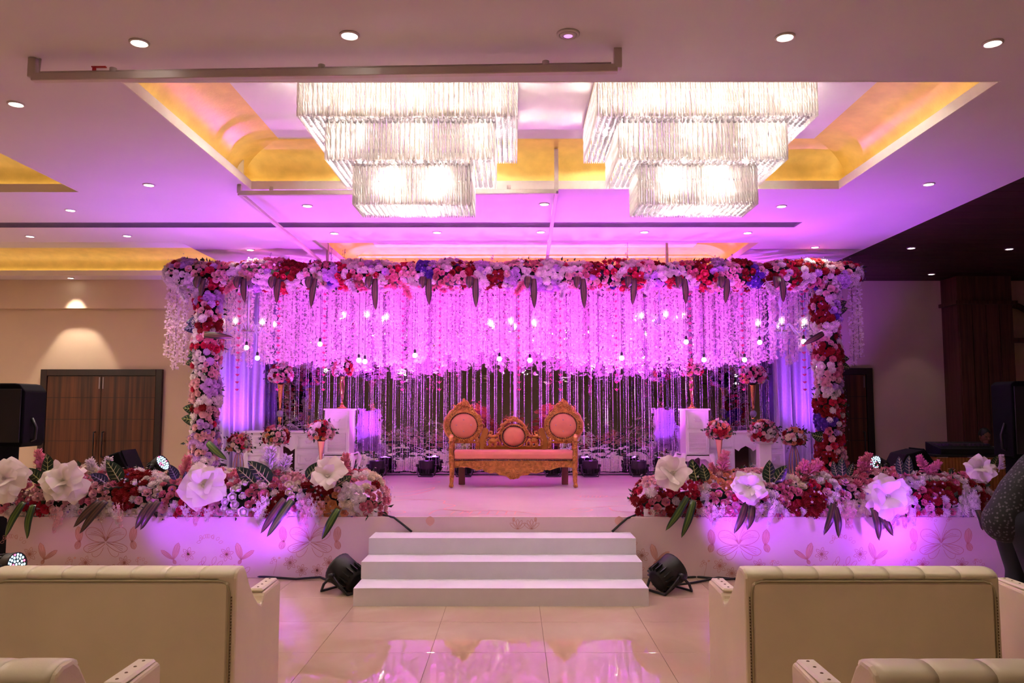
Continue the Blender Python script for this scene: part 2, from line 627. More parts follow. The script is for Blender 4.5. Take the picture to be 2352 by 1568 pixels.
# ------------------------------------------------------------------ downlights
m_ring = mat('white downlight ring', rgb(220, 205, 205), 0.4, var=0.02)
m_lamp = emit('downlight lens', (1.0, 0.93, 0.82), 16.0)
m_lensrefl = emit('reflected violet on lens', (0.8, 0.25, 1.0), 2.0)  # glow stands in for violet light reflected by the unlit lens
ring = MB().lathe([(.060, .0), (.060, -.006), (.052, -.012), (.047, -.010), (.047, .0)], 24).mesh('trim_ring', m_ring)
lens = MB().lathe([(.046, -.004), (.040, -.0075), (.02, -.009), (.001, -.0092)], 20, caps=True).mesh('lens', m_lamp)
DL = [(320, 97, 'first from the left in the row above the light bar'), (803, 80, 'second from the left in the row above the light bar'),
      (1803, 84, 'second from the right in the row above the tray'), (2280, 98, 'at the right end of the row above the tray'),
      (37, 238, 'between the light bar and the left gold tray'), (342, 424, 'between the two gold trays'), (2133, 422, 'between the gold tray and the timber ceiling'),
      (162, 482, 'before the air slot, below the left gold tray'), (706, 472, 'before the air slot, behind the left crystal chandelier'), (1250, 468, 'before the air slot, between the crystal chandeliers'), (1795, 473, 'before the air slot, near its right end'),
      (69, 542, 'first from the left beyond the air slot'), (292, 541, 'second from the left beyond the air slot'), (768, 535, 'third from the left beyond the air slot'), (1004, 533, 'fourth from the left beyond the air slot'), (1242, 532, 'middle one beyond the air slot, by the hanging bar'), (1480, 532, 'second from the right beyond the air slot'), (1717, 534, 'at the right end of the row beyond the air slot'),
      (575, 573, 'over the left end of the flower beam'), (1872, 567, 'over the right end of the flower beam'), (197, 648, 'by the wall above the double door'),
      (2093, 569, 'in the timber ceiling close to the flower beam'), (2318, 571, 'in the timber ceiling at the picture edge'), (2139, 629, 'in the timber ceiling close to the wall')]
for px, py, where in DL:
    p = atZ(px, py, ZC)
    p.y = min(p.y, 13.44)
    t = thing('downlight', 'lit round downlight ' + where, 'downlight', p, 0, 'ceiling downlights')
    put('trim_ring', ring, t)
    put('lens', lens, t)
    wooden = p.x > XWOOD
    e = P_DOWN * (0.55 if wooden else 1.0) * (7.0 if py == 648 else 1) * (5.0 if p.x < -4.2 and 450 < py < 600 else 1)
    s = spot_lamp('downlight_beam', p + Vector((0, 0, -.03)), p + Vector((0, 0.0, -3)), e, WARM, 62 if py in (648, 629) else (156 if py in (573, 567) else 110), 0.35 if py in (648, 629) else .6, 0.04)
for x in (-3.4, -1.2, 1.2, 3.4):      # the next row of downlights, above the picture
    spot_lamp('downlight_beam', (x, 3.75, ZC - .03), (x, 3.95, 0), P_DOWN * 2.0, WARM, 80, .7, .04)
p = atZ(1305, 77, ZC)
t = thing('downlight', 'round swivel downlight reflecting violet, middle of the row above the light bar', 'downlight', p, 0, 'ceiling downlights')
put('trim_ring', ring, t, scale=1.15)
obj('socket', MB().lathe([(.05, .0), (.048, -.012), (.030, -.02), (.028, -.004)], 20), m_ring, t)
put('lens', MB().lathe([(.026, -.016), (.001, -.018)], 14).mesh('lens', m_lensrefl), t)

# ------------------------------------------------------------------ hanging bars on the ceiling
m_pipe = mat('cream painted steel trunking', rgb(214, 196, 190), 0.4, var=0.03)
m_red = mat('red valve lever', rgb(190, 20, 30), 0.4)
aL = atZ(78, 135, ZC); aR = atZ(1418, 113, ZC)
t = thing('light_bar', 'long cream steel bar hung under the ceiling with a red valve lever', 'bar', ((aL.x + aR.x) / 2, (aL.y + aR.y) / 2, ZC))
def bar_between(p, q, w, h):
    """box section bar from p to q (world), width w, height h"""
    p, q = Vector(p), Vector(q)
    d = q - p
    L_ = d.length
    x = d.normalized(); z = Vector((0, 0, 1)); y = z.cross(x)
    if y.length < 1e-4:
        y = Vector((0, 1, 0))
    y.normalize(); z = x.cross(y)
    M = Matrix((x, y, z)).transposed().to_4x4(); M.translation = p
    return MB().box(0, L_, -w / 2, w / 2, -h / 2, h / 2, T=M, c=.004)
O = t.location
zb = -0.125
l, r = aL - O, aR - O
l.z = r.z = 0
obj('beam', bar_between(l + Vector((0, 0, zb)), r + Vector((0, 0, zb)), .05, .05), m_pipe, t)
for e in (l, r):
    obj('hanger', MB().box(e.x - .025, e.x + .025, e.y - .025, e.y + .025, zb, 0, c=.003), m_pipe, t)
pp = MB().tube([l + Vector((.04, 0, 0)), l + Vector((.04, 0, zb + .035)), r + Vector((-.04, 0, zb + .035))], .008, 8)
obj('pipe', pp, m_pipe, t)
for f in (.14, .5, .88):
    c = l.lerp(r, f) + Vector((0, 0, zb + .035))
    obj('clip', MB().cyl(c + Vector((0, 0, -.012)), c + Vector((0, 0, .02)), .022, n=12), m_pipe, t)
c = l.lerp(r, .115) + Vector((0, 0, zb + .06))
obj('valve_lever', MB().box(c.x - .045, c.x + .045, c.y - .008, c.y + .008, c.z, c.z + .008).cyl(c + Vector((-.03, 0, -.02)), c + Vector((-.03, 0, .005)), .012), m_red, t)

def yat(px, py, y): return atY(px, py, y)
bl = atY(550, 444, 7.75); br = atY(1278, 440, 7.75)
t = thing('truss_bar', 'cream steel frame hung in the gold tray with bars running to the flower beam', 'frame', (0, 7.75, ZC))
O = t.location
obj('beam', bar_between(bl - O, br - O, .045, .045), m_pipe, t)
for p_, top in ((bl, 0.0), (br, .36)):
    q = p_ - O
    obj('hanger', MB().box(q.x - .02, q.x + .02, q.y - .02, q.y + .02, q.z, top, c=.003), m_pipe, t)
pl = MB()
q = atY(551, 370, 7.80) - O
pl.prism([(q.x - .035, .0), (q.x + .035, .0), (q.x + .035, .28), (q.x + .025, .315), (q.x, .33), (q.x - .025, .315), (q.x - .035, .28)], q.y, q.y + .02)
obj('end_plate', pl, m_lip, t)
e1 = atY(735, 585, 11.0); e2 = atY(1256, 590, 11.0)
for a_, b_ in ((bl, e1), (br, e2)):
    b_ = Vector((b_.x, b_.y, 3.74))
    obj('arm', bar_between(a_ - O, b_ - O, .04, .04), m_pipe, t)
for f in (.1, .85):
    c = bl.lerp(br, f) - O + Vector((0, 0, .03))
    obj('clip', MB().cyl(c, c + Vector((0, 0, .035)), .02, n=12), m_pipe, t)
for px, side in ((752, 'left'), (1532, 'right')):
    a_ = atY(px, 600, 11.05)
    o = obj('drop_rod', MB().box(a_.x - .018, a_.x + .018, 11.03, 11.067, 3.70, ZC + .37, c=.003), m_pipe)
    tag(o, 'short cream rod holding the flower beam, %s of the centre' % side, 'rod')
# ================================================================== stage
ZS = 0.605
YS = 8.13
SX0, SX1 = -5.10, 4.95
m_stage = mat('white printed stage vinyl', rgb(238, 216, 212), 0.22, var=0.05, vscale=1.2, spec=0.5)
m_fascia = mat('blush printed fascia vinyl', rgb(228, 198, 200), 0.35, var=0.07, vscale=1.6)
m_print = mat('brown line print', rgb(204, 138, 122), 0.5, var=.1)
m_print2 = mat('pale brown fill print', rgb(222, 168, 156), 0.5, var=.1)
m_white = mat('white lacquer', rgb(232, 226, 228), 0.35, var=0.02)
m_cloth = mat('white step cloth', rgb(232, 226, 234), 0.6, var=0.02, bump=0.10, bscale=7)
stage = thing('stage', 'low white stage platform with butterfly and flower line prints on its front', 'stage', (0, YS, 0))
obj('deck', MB().box(SX0, SX1, .02, 5.35, 0, ZS - .004, c=.004), m_stage, stage)
obj('fascia', MB().box(SX0, SX1, 0, .02, 0.0, ZS - .002, c=.003), m_fascia, stage)

def ribbon(mb, pts, w, plane, mi=0):
    """thin flat line; plane 'f' = on the fascia (points x,z), 't' = on the deck (points x,y)"""
    n = len(pts)
    L_ = []
    for i in range(n):
        a = pts[max(0, i - 1)]; b = pts[min(n - 1, i + 1)]
        dx, dy = b[0] - a[0], b[1] - a[1]
        l = math.hypot(dx, dy) or 1
        L_.append((-dy / l, dx / l))
    vs = []
    for (x, y), (nx, ny) in zip(pts, L_):
        for sg in (-1, 1):
            u, v = x + sg * nx * w / 2, y + sg * ny * w / 2
            vs.append((u, -.0012, v) if plane == 'f' else (u, v, ZS - .003))
    fs = [(2 * i, 2 * i + 1, 2 * i + 3, 2 * i + 2) for i in range(n - 1)]
    mb.add(vs, fs, mi)
def bez(p0, p1, p2, p3, n=10):
    out = []
    for i in range(n + 1):
        t = i / n; k = 1 - t
        out.append(tuple(k ** 3 * a + 3 * k * k * t * b + 3 * k * t * t * c + t ** 3 * d for a, b, c, d in zip(p0, p1, p2, p3)))
    return out
def petal_pts(cx, cz, ang, L_, w, n=8):
    ca, sa = cos(ang), sin(ang)
    def T(u, v): return (cx + u * ca - v * sa, cz + u * sa + v * ca)
    return [T(*p) for p in bez((0, 0), (L_ * .3, w), (L_ * .8, w), (L_, 0), n) + bez((L_, 0), (L_ * .8, -w), (L_ * .3, -w), (0, 0), n)[1:]]
def fillpoly(mb, pts, mi):
    c = (sum(p[0] for p in pts) / len(pts), sum(p[1] for p in pts) / len(pts))
    vs = [(c[0], -.0006, c[1])] + [(p[0], -.0006, p[1]) for p in pts]
    n = len(pts)
    mb.add(vs, [(0, 1 + i, 1 + (i + 1) % n) for i in range(n)], mi)
def lily(mb, cx, cz, s):
    for k in range(6):
        a = k * pi / 3 + .3
        ribbon(mb, petal_pts(cx, cz, a, s, s * .28), .004, 'f')
        ribbon(mb, [(cx, cz), (cx + cos(a) * s * .6, cz + sin(a) * s * .6)], .006, 'f')
def wing(mb, cx, cz, ang, L_, w):
    p = petal_pts(cx, cz, ang, L_, w)
    fillpoly(mb, p, 1)
    ribbon(mb, p, .004, 'f')
    for q in (-.5, 0, .5):
        a = ang + q * w / L_ * 1.6
        ribbon(mb, [(cx, cz), (cx + cos(a) * L_ * .85, cz + sin(a) * L_ * .85)], .003, 'f')
def flyer(mb, cx, cz, s, flip):
    wing(mb, cx, cz, pi / 2 - .28 * flip, s * 1.0, s * .24)
    wing(mb, cx, cz, pi / 2 + .95 * flip, s * .92, s * .16)
    wing(mb, cx, cz, -pi / 2 + .5 * flip, s * .3, s * .12)
def bigfly(mb, cx, cz, s):
    for sg in (-1, 1):
        def P(x, y): return (cx + sg * x * s, cz + y * s)
        ribbon(mb, [P(*p) for p in bez((0, 0), (.15, .75), (.95, .85), (1.0, .45))], .005, 'f')
        ribbon(mb, [P(*p) for p in bez((1.0, .45), (1.02, .15), (.5, -.1), (0.05, -.02))], .005, 'f')
        ribbon(mb, [P(*p) for p in bez((.05, -.02), (.9, -.05), (1.3, -.3), (.95, -.5))], .005, 'f')
        ribbon(mb, [P(*p) for p in bez((.95, -.5), (.7, -.65), (.2, -.3), (0.02, -.1))], .005, 'f')
        ribbon(mb, [P(*p) for p in bez((.1, -.3), (.3, -.9), (.7, -.8), (.65, -.55))], .004, 'f')
        for k in range(5):
            e = (.3 + .15 * k, .62 - .07 * k)
            ribbon(mb, [P(*p) for p in bez((.04, .02), (.1, .3), (e[0] * .7, e[1]), e, 6)], .0035, 'f')
        for k in range(3):
            ribbon(mb, [P(*p) for p in bez((.04, -.06), (.3, -.1), (.6, -.2 - .08 * k), (.85, -.25 - .12 * k), 6)], .0035, 'f')
        ribbon(mb, [P(*p) for p in bez((.01, .05), (.05, .5), (.2, .7), (.32, .98), 8)], .0035, 'f')
        # folded wings at both sides
        wing(mb, cx + sg * s * 1.28, cz - .05 * s, pi / 2 - sg * .12, s * .78, s * .24)
        wing(mb, cx + sg * s * 1.28, cz + .05 * s, -pi / 2 + sg * .35, s * .45, s * .2)
        lily(mb, cx + sg * s * .95, cz - s * 1.02, s * .34)
        lily(mb, cx + sg * s * .38, cz - s * 1.38, s * .3)
        for k in range(4):
            a = .5 + k * .6
            c = (cx + sg * (s * 1.75 + cos(a) * s * .2), cz - s * 1.2 + sin(a) * s * .3)
            ribbon(mb, petal_pts(c[0], c[1], a, s * .16, s * .07), .003, 'f')
        fillpoly(mb, petal_pts(cx + sg * s * 1.55, cz - s * .82, .4, s * .14, s * .07), 1)
        ribbon(mb, [P(*p) for p in bez((1.75, -1.6), (1.7, -1.3), (1.6, -1.2), (1.6, -.85))], .003, 'f')
        for k in range(3):
            ribbon(mb, petal_pts(cx + sg * s * (.3 + .13 * k), cz + s * (1.05 + .05 * k), .6 + k, s * .16, s * .06), .003, 'f')
def posy(mb, cx, cz, s):
    for sg in (-1, 1):
        flyer(mb, cx + sg * s * 1.62, cz + .05 * s, s * .82, -sg)
        lily(mb, cx + sg * s * .92, cz + s * .3, s * .34)
        for k in range(3):
            ribbon(mb, petal_pts(cx + sg * s * (.25 + .2 * k), cz - s * (.2 + .12 * k), 1.2 - .4 * k, s * .42, s * .12), .0035, 'f')
            ribbon(mb, petal_pts(cx + sg * s * (1.3 + .22 * k), cz - s * .6, pi / 2 - sg * .4 * k, s * .42, s * .14), .0035, 'f')
        for k in range(4):
            ribbon(mb, [(cx, cz - s * .7), (cx + sg * s * (.12 + .13 * k), cz - s * (.18 + .03 * k))], .0035, 'f')
        for k in range(5):
            a = .3 + .45 * k
            ribbon(mb, petal_pts(cx + sg * cos(a) * s * .55, cz + s * .75 + sin(a) * s * .3, a, s * .2, s * .08), .003, 'f')
pr = MB()
for px, py in ((243, 1243), (712, 1243), (1697, 1250), (2162, 1247)):
    p = atY(px, py, YS)
    bigfly(pr, p.x, p.z, .205)
for px, py in ((12, 1287), (476, 1287), (955, 1287), (1430, 1290), (1932, 1287)):
    p = atY(px, py, YS)
    posy(pr, p.x if px > 20 else p.x + .05, p.z, .21)
p = atY(1205, 1208, YS)
for sg in (-1, 1):
    for k in range(5):
        ribbon(pr, petal_pts(p.x + sg * .07, p.z - .03, pi / 2 + sg * (-.9 + .45 * k), .10, .02), .004, 'f')
    fillpoly(pr, petal_pts(p.x + sg * .11, p.z + .04, pi / 2, .05, .02), 1)
    fillpoly(pr, petal_pts(p.x + sg * .95, p.z, pi / 2, .1, .06), 1)
obj('fascia_print', pr, [m_print, m_print2], stage, kind='stuff')
# scroll lines on the deck
tp = MB()
def T2(px, py):
    q = atZ(px, py, ZS)
    return (q.x, q.y - YS)
SCR = [[(985, 1180), (1010, 1170), (1080, 1172), (1160, 1172), (1240, 1180), (1200, 1182), (1120, 1181), (1000, 1183)],
       [(880, 1152), (930, 1147), (1015, 1148), (1020, 1155), (1045, 1160), (1020, 1168), (1065, 1172), (1075, 1176), (1050, 1178)],
       [(880, 1175), (920, 1172), (930, 1176), (900, 1180)],
       [(880, 1130), (930, 1130), (980, 1122), (998, 1118), (985, 1126), (940, 1137), (890, 1140)],
       [(1325, 1137), (1360, 1136), (1395, 1138), (1370, 1142), (1330, 1140)],
       [(1390, 1140), (1450, 1141), (1470, 1145)],
       [(1315, 1147), (1350, 1149), (1420, 1150)],
       [(1308, 1171), (1330, 1166), (1360, 1169), (1345, 1174), (1315, 1174)],
       [(1345, 1165), (1390, 1162), (1440, 1160)],
       [(1400, 1165), (1410, 1172), (1450, 1175), (1470, 1172)],
       [(950, 1105), (990, 1103), (1010, 1106), (980, 1110)]]
for s in SCR:
    q = [T2(*p) for p in s]
    pts = []
    for i in range(len(q) - 1):
        a = q[max(0, i - 1)]; b = q[i]; c = q[i + 1]; d = q[min(len(q) - 1, i + 2)]
        for k in range(5):
            t = k / 5
            pts.append(tuple(.5 * ((2 * b[j]) + (-a[j] + c[j]) * t + (2 * a[j] - 5 * b[j] + 4 * c[j] - d[j]) * t * t + (-a[j] + 3 * b[j] - 3 * c[j] + d[j]) * t ** 3) for j in (0, 1)))
    pts.append(q[-1])
    ribbon(tp, pts, .022, 't')
for k in range(8):
    a = T2(1045 + k * 20, 1173); b = T2(1035 + k * 21, 1180)
    ribbon(tp, [a, b], .016, 't')
for k in range(6):
    a = T2(1335 + k * 9, 1138); b = T2(1332 + k * 9, 1141)
    ribbon(tp, [a, b], .014, 't')
obj('deck_print', tp, m_print, stage, kind='stuff')

# steps
steps = thing('stage_steps', 'three wide white cloth covered steps leading up to the stage', 'steps', (-.11, 7.0, 0))
for k, (px0, px1) in enumerate(((811, 1489), (832, 1477), (851, 1464))):
    z0, z1 = .151 * k, .151 * (k + 1)
    y0 = .377 * k
    zc = (7.0 + y0) * .9966 - (1.7 - z1) * .0823
    hw = (px1 - px0) * zc / F / 2
    mb = MB()
    nx = 60
    # cloth front with soft sagging folds at its foot, flat tread
    def fr(u, v, hw=hw, z0=z0, z1=z1, k=k):
        x = -hw + 2 * hw * u
        sag = (0.006 * abs(sin(u * 9 * pi)) + .004 * sin(u * 31 + k)) * (1 - v) if k else 0
        return (x, -.002 - sag, z0 + (z1 - z0) * v)
    mb.grid(fr, nx, 4, 0, True)
    mb.box(-hw, hw, 0, 1.13 - y0 - .005, z0 if k else 0.0, z1 - .0005)
    mb.box(-hw, hw, -.003, .01, z1 - .006, z1)
    o = obj('step', mb, m_cloth, steps, loc=(0, y0, 0))

# white foam plinth boxes the front flowers stand on
m_foam = mat('white foam ledge', rgb(232, 222, 226), .5)

# ================================================================== backdrop
YM = 13.30
bd = thing('mirror_backdrop', 'wavy mirror foil wall standing behind the bead curtain', 'mirror', (0, YM, ZS))
MX0, MX1 = -4.15, 4.40
m_mir = mirror_mat('silver mirror foil')
W3 = (MX1 - MX0) / 4
for k in range(4):
    o = put('mirror_panel', MB().box(0, W3 - .004, 0, .02, 0, 2.95, c=.002).mesh('mirror_panel', m_mir), bd, loc=(MX0 + k * W3, 0, 0))
obj('rear_board', MB().box(SX0 + .1, SX1 - .1, .03, .06, 0, 3.0), mat('plum backing cloth', rgb(96, 66, 96), .8), bd)

def curtain(name, x0, x1, y, z0, z1, label, folds):
    mb = MB()
    n = folds * 8
    def f(u, v):
        x = x0 + (x1 - x0) * u
        a = .045 + .02 * sin(u * 17)
        return (x + .02 * sin(v * 3 + u * 20), y + a * sin(u * folds * 2 * pi + .5 * sin(v * 2)), z0 + (z1 - z0) * v)
    mb.grid(f, n, 10)
    o = obj(name, mb, mat('sheer white sequin curtain', rgb(226, 214, 236), .5, var=.05, vscale=30, trans=.3, sheen=.2))
    sol = o.modifiers.new('solidify', 'SOLIDIFY'); sol.thickness = .003
    return tag(o, label, 'curtain', 'sheer side curtains')
curtain('curtain', -4.98, -4.05, 12.95, ZS, 3.62, 'violet lit pleated sheer curtain at the left end of the stage', 9)
curtain('curtain', 4.20, 4.98, 12.95, ZS, 3.62, 'violet lit pleated sheer curtain at the right end of the stage', 8)
# canopy grid the garlands hang from
m_pole = mat('white enamel tube', rgb(214, 204, 214), .4)
can = thing('canopy_frame', 'white tube canopy grid over the stage carrying garlands and strings', 'canopy', (0, 12, 3.64))
ROWS = (11.45, 12.0, 12.55, 13.05)
for y in ROWS:
    obj('rail', MB().cyl((-4.95, y - 12, 0), (4.95, y - 12, 0), .018, n=8), m_pole, can)
for x in (-4.9, -2.45, 0, 2.45, 4.9):
    obj('cross_rail', MB().cyl((x, -.95, .03), (x, 1.1, .03), .018, n=8), m_pole, can)
for x in (-4.9, 4.9):
    for y in (13.05,):
        obj('post', MB().cyl((x, y - 12, ZS - 3.64), (x, y - 12, 0), .022, n=10), m_pole, can)
# centre divider strip of the beads: a white post in front of the mirror
obj('post', MB().cyl((.02, .62, ZS - 3.64), (.02, .62, 0), .022, n=10), m_pole, can)

# ------------------------------------------------------------------ garlands
m_petal = mat('pale pink silk petal', rgb(248, 224, 236), 0.6, var=0.06, vscale=20, trans=0.45)
m_bead = mat('crystal bead', rgb(236, 226, 240), 0.12, 0.35, spec=0.9)
m_cord = mat('thin grey cord', rgb(120, 100, 120), .6)
m_pinkp = mat('hot pink paper petal', rgb(236, 80, 140), .6, trans=.3)
GLEN = [1.16, 1.26, 1.34, 1.42, 1.50]
def garland_mesh(seed, length, rad=.052):
    r = random.Random(seed)
    mb = MB()
    n = int(length / .021)
    for i in range(n):
        z = -i * .021
        for k in range(5):
            a = r.random() * 6.28
            rr = rad * (.35 + .65 * r.random())
            c = Vector((cos(a) * rr, sin(a) * rr, z + r.uniform(-.012, .012)))
            q = Euler((r.uniform(0, 6.28), r.uniform(0, 6.28), r.uniform(0, 6.28))).to_matrix()
            h = r.uniform(.015, .024)
            mb.add([c + q @ Vector(v) for v in ((-h, -h * .5, 0), (h * .2, -h, .006), (h, h * .4, 0), (-h * .2, h, .006))], [(0, 1, 2, 3)], 0)
    mb.cyl((0, 0, -length), (0, 0, 0), .004, n=4, mi=1)
    return mb.mesh('garland', [m_petal, m_cord])
GM = [[garland_mesh(100 * i + j, L_) for j in range(2)] for i, L_ in enumerate(GLEN)]
rg = random.Random(5)
def hang(x, y, L_i, top=3.64, label=None, group='white petal garlands under the canopy'):
    o = put('petal_garland', GM[L_i][rg.randrange(2)], loc=(x, y, top), rot=(0, 0, rg.random() * 6.28))
    tag(o, label or 'long white petal garland hanging in the thick fringe under the canopy', 'garland', group)
    return o
for row, y in enumerate(ROWS[:3]):
    n = 52
    for i in range(n):
        x = -4.45 + 8.95 * (i + .5 + rg.uniform(-.3, .3)) / n + (.07 if row == 1 else 0)
        px = abs(x)
        li = rg.choice((1, 2, 2, 3)) if 1.0 < px < 3.6 else rg.choice((0, 0, 1, 2))
        hang(x, y + rg.uniform(-.1, .1), li)
m_ = 0
for (px, py, where) in ((392, 823, 'outermost of those hanging left of the left flower column'), (408, 850, 'second one hanging left of the left flower column'), (428, 840, 'third one hanging left of the left flower column'),
                        (1955, 842, 'inner one hanging right of the right flower column'), (1968, 822, 'outer one hanging right of the right flower column')):
    q = atY(px, 640, 11.0)
    b = atY(px, py, 11.0)
    L_ = 3.45 - b.z
    i = min(range(5), key=lambda k: abs(GLEN[k] - L_))
    o = put('petal_garland', GM[i][m_ % 2], loc=(q.x, 11.0, 3.45), scale=(1.05, 1.05, L_ / GLEN[i]))
    tag(o, 'lilac petal garland, ' + where, 'garland', 'loose petal garlands outside the flower columns')
    m_ += 1
# crystal bead strands
def strand_mesh(length):
    mb = MB()
    s = .0085
    n = int(length / .026)
    for i in range(n):
        z = -.013 - i * .026
        mb.add([(0, 0, z + s * 1.3), (s, 0, z), (0, s, z), (-s, 0, z), (0, -s, z), (0, 0, z - s * 1.3)], [(0, 1, 2), (0, 2, 3), (0, 3, 4), (0, 4, 1), (5, 2, 1), (5, 3, 2), (5, 4, 3), (5, 1, 4)], 0)
    mb.cyl((0, 0, -length), (0, 0, 0), .0015, n=3, mi=1, caps=False)
    return mb.mesh('bead_strand', [m_bead, m_cord])
SM = strand_mesh(2.98)
for i in range(74):
    x = -4.45 + 8.9 * (i + .5 + rg.uniform(-.12, .12)) / 74
    y = 13.12 + rg.uniform(-.05, .03)
    for d in ((0, .032) if rg.random() < .55 else (0,)):
        o = put('bead_strand', SM, loc=(x + d, y, 3.62), rot=(0, 0, rg.random()))
        tag(o, 'crystal bead strand hanging to the stage floor before the mirror', 'bead strand', 'crystal bead strands of the back curtain')
# strings of pink paper petals
def petal_string(length):
    mb = MB()
    mb.cyl((0, 0, -length), (0, 0, 0), .0015, n=3, mi=1, caps=False)
    z = -.15
    while z > -length:
        for k in range(4):
            a = k * pi / 2
            mb.add([(0, 0, z), (cos(a - .5) * .026, sin(a - .5) * .026, z + .020), (cos(a) * .034, sin(a) * .034, z + .042), (cos(a + .5) * .026, sin(a + .5) * .026, z + .020)], [(0, 1, 2, 3)])
        z -= .105
    return mb.mesh('petal_string', [m_pinkp, m_cord])
PSM = petal_string(1.62)
for px, w in ((640, 'by the left tall vase'), (745, 'over the left tall cabinet'), (925, 'left of the settee'), (1010, 'above the left wing of the settee'), (1192, 'behind the middle candelabra'), (1287, 'above the right wing of the settee'), (1415, 'right of the settee'), (1585, 'over the right tall cabinet'), (1705, 'by the right tall vase'), (1845, 'before the right curtain'), (548, 'before the left curtain')):
    q = atY(px, 700, 11.3)
    o = put('petal_string', PSM, loc=(q.x, 11.33, 3.55))
    tag(o, 'string of small pink paper petals hanging ' + w, 'petal string', 'pink petal strings')
# round pendant bulbs
m_bulb = emit('white bulb', (1.0, .95, .9), 9.0)
pb1 = MB().ball((0, 0, 0), .034, 12, 8).mesh('globe', m_bulb)
pb2 = MB().lathe([(.012, .03), (.018, .035), (.018, .075), (.006, .09)], 10).mesh('socket', m_black)
PB = [(1147, 824, 'left of the mirror centre'), (1217, 827, 'over the right arm of the middle candelabra'), (735, 790, 'high beside the left tall cabinet'), (566, 798, 'before the left curtain'), (591, 822, 'above the small desk vase on the left'), (824, 827, 'right of the bouquet on the left cabinet'), (838, 830, 'lowest by the left cabinet bouquet'), (1576, 785, 'above the bouquet on the right cabinet'), (1617, 826, 'right of the bouquet on the right cabinet'), (1710, 826, 'over the right tall trumpet vase'), (1745, 786, 'under the right candelabra'), (1846, 784, 'before the right curtain'), (1870, 843, 'by the right flower column'), (953, 816, 'in the garlands left of the settee'), (1428, 822, 'in the garlands right of the settee')]
for k, (px, py, w) in enumerate(PB):
    q = atY(px, py, 11.28)
    t = thing('pendant_bulb', 'small round white bulb on a black cord, ' + w, 'bulb', q, 0, 'round pendant bulbs')
    put('globe', pb1, t); put('socket', pb2, t)
    obj('cord', MB().cyl((0, 0, .085), (0, 0, 3.5 - q.z), .003, n=4), m_black, t)

# small five-armed candelabra lamps hanging under the canopy
m_glassarm = clear_mat('clear acrylic arm', (.80, .72, .92, 1), .12, .3)
m_chrome = mat('polished chrome', rgb(200, 190, 200), .15, 1.0)
m_flame = emit('candle bulb', (1.0, .86, .70), 16.0)
m_shade = clear_mat('clear glass shade', (.97, .93, .97, 1), .80, .5)
def candelabra(px, py, y, label, spin):
    q = atY(px, py, y)
    t = thing('hanging_candelabra', label, 'chandelier', q, spin, 'candle chandeliers under the canopy')
    obj('stem', MB().lathe([(.008, -.06), (.03, -.05), (.045, -.02), (.02, .0), (.012, .05), (.022, .09), (.010, .12), (.007, .32), (.02, .34), (.03, .40), (.012, .46), (.005, .52)], 12), m_glassarm, t)
    obj('hub', MB().lathe([(.001, -.03), (.09, -.025), (.095, -.012), (.001, -.008)], 16), m_chrome, t)
    obj('chain', MB().cyl((0, 0, .5), (0, 0, 3.6 - q.z), .005, n=5), m_chrome, t)
    R_ = .36
    for k in range(6):
        a = k * pi / 3 + .25
        ca, sa = cos(a), sin(a)
        pts = []
        for u in range(11):
            s = u / 10
            r = .05 + (R_ - .05) * s
            z = -.02 + .10 * sin(s * 2 * pi) * (1 - s * .3) * (1 if s < .5 else .8) + .03 * s
            pts.append((r * ca, r * sa, z))
        arm = obj('arm', MB().tube(pts, .009, 6), m_glassarm, t)
        ex, ey, ez = pts[-1]
        cup = MB().lathe([(.006, 0), (.04, .012), (.042, .02), (.014, .022), (.013, .05)], 12, T=Matrix.Translation((ex, ey, ez)))
        obj('candle_cup', cup, m_chrome, arm)
        obj('candle_bulb', MB().lathe([(.008, .05), (.017, .068), (.017, .085), (.008, .11), (.002, .125)], 8, T=Matrix.Translation((ex, ey, ez))), m_flame, arm)
        obj('glass_shade', MB().lathe([(.028, .03), (.040, .06), (.042, .10), (.036, .15)], 12, caps=False, T=Matrix.Translation((ex, ey, ez))), m_shade, arm)
    dr = MB()
    for k in range(18):
        a = k * 2 * pi / 18
        for j in range(4):
            c = (cos(a) * (.085 - .012 * j), sin(a) * (.085 - .012 * j), -.04 - j * .028)
            dr.ball(c, (.006, .006, .012), 5, 3)
    obj('crystal_drops', dr, m_bead, t, kind='stuff')
candelabra(570, 757, 11.42, 'clear six armed candle chandelier in front of the left curtain', .1)
candelabra(835, 742, 11.75, 'clear six armed candle chandelier above the left tall cabinet', .6)
candelabra(1178, 758, 11.42, 'clear six armed candle chandelier hanging over the middle of the settee', .2)
candelabra(1515, 742, 11.75, 'clear six armed candle chandelier above the right tall cabinet', .35)
candelabra(1793, 757, 11.42, 'clear six armed candle chandelier in front of the right curtain', .0)

# ================================================================== big crystal chandeliers
m_rod = clear_mat('ribbed acrylic rod', (1.0, .97, .94, 1), .08, .84, .15)
m_ball = clear_mat('clear acrylic ball', (.70, .66, .72, 1), .34, .25, .03)
m_hot = emit('chandelier bulb', (1.0, .89, .74), E_BULB)
m_plate = mat('mirror steel plate', rgb(196, 190, 200), .2, .9)
RODL = .33
def rod_mesh():
    mb = MB()
    n = 10
    rings = []
    for k in range(n + 1):
        tw = k * .55
        z = -RODL * k / n
        rr = .0085 if k % 2 else .0075
        rings.append([(rr * cos(tw + i * pi / 2), rr * sin(tw + i * pi / 2), z) for i in range(4)])
    return mb.loft(rings, 0, False)
rod_mb = rod_mesh()
rod_me = rod_mb.mesh('crystal_rod', m_rod)
ball_mb = MB().ball((0, 0, 0), .0175, 8, 5)
ball_me = ball_mb.mesh('crystal_ball', m_ball)
bulb_me = MB().ball((0, 0, 0), (.022, .022, .032), 8, 6).mesh('bulb', m_hot)
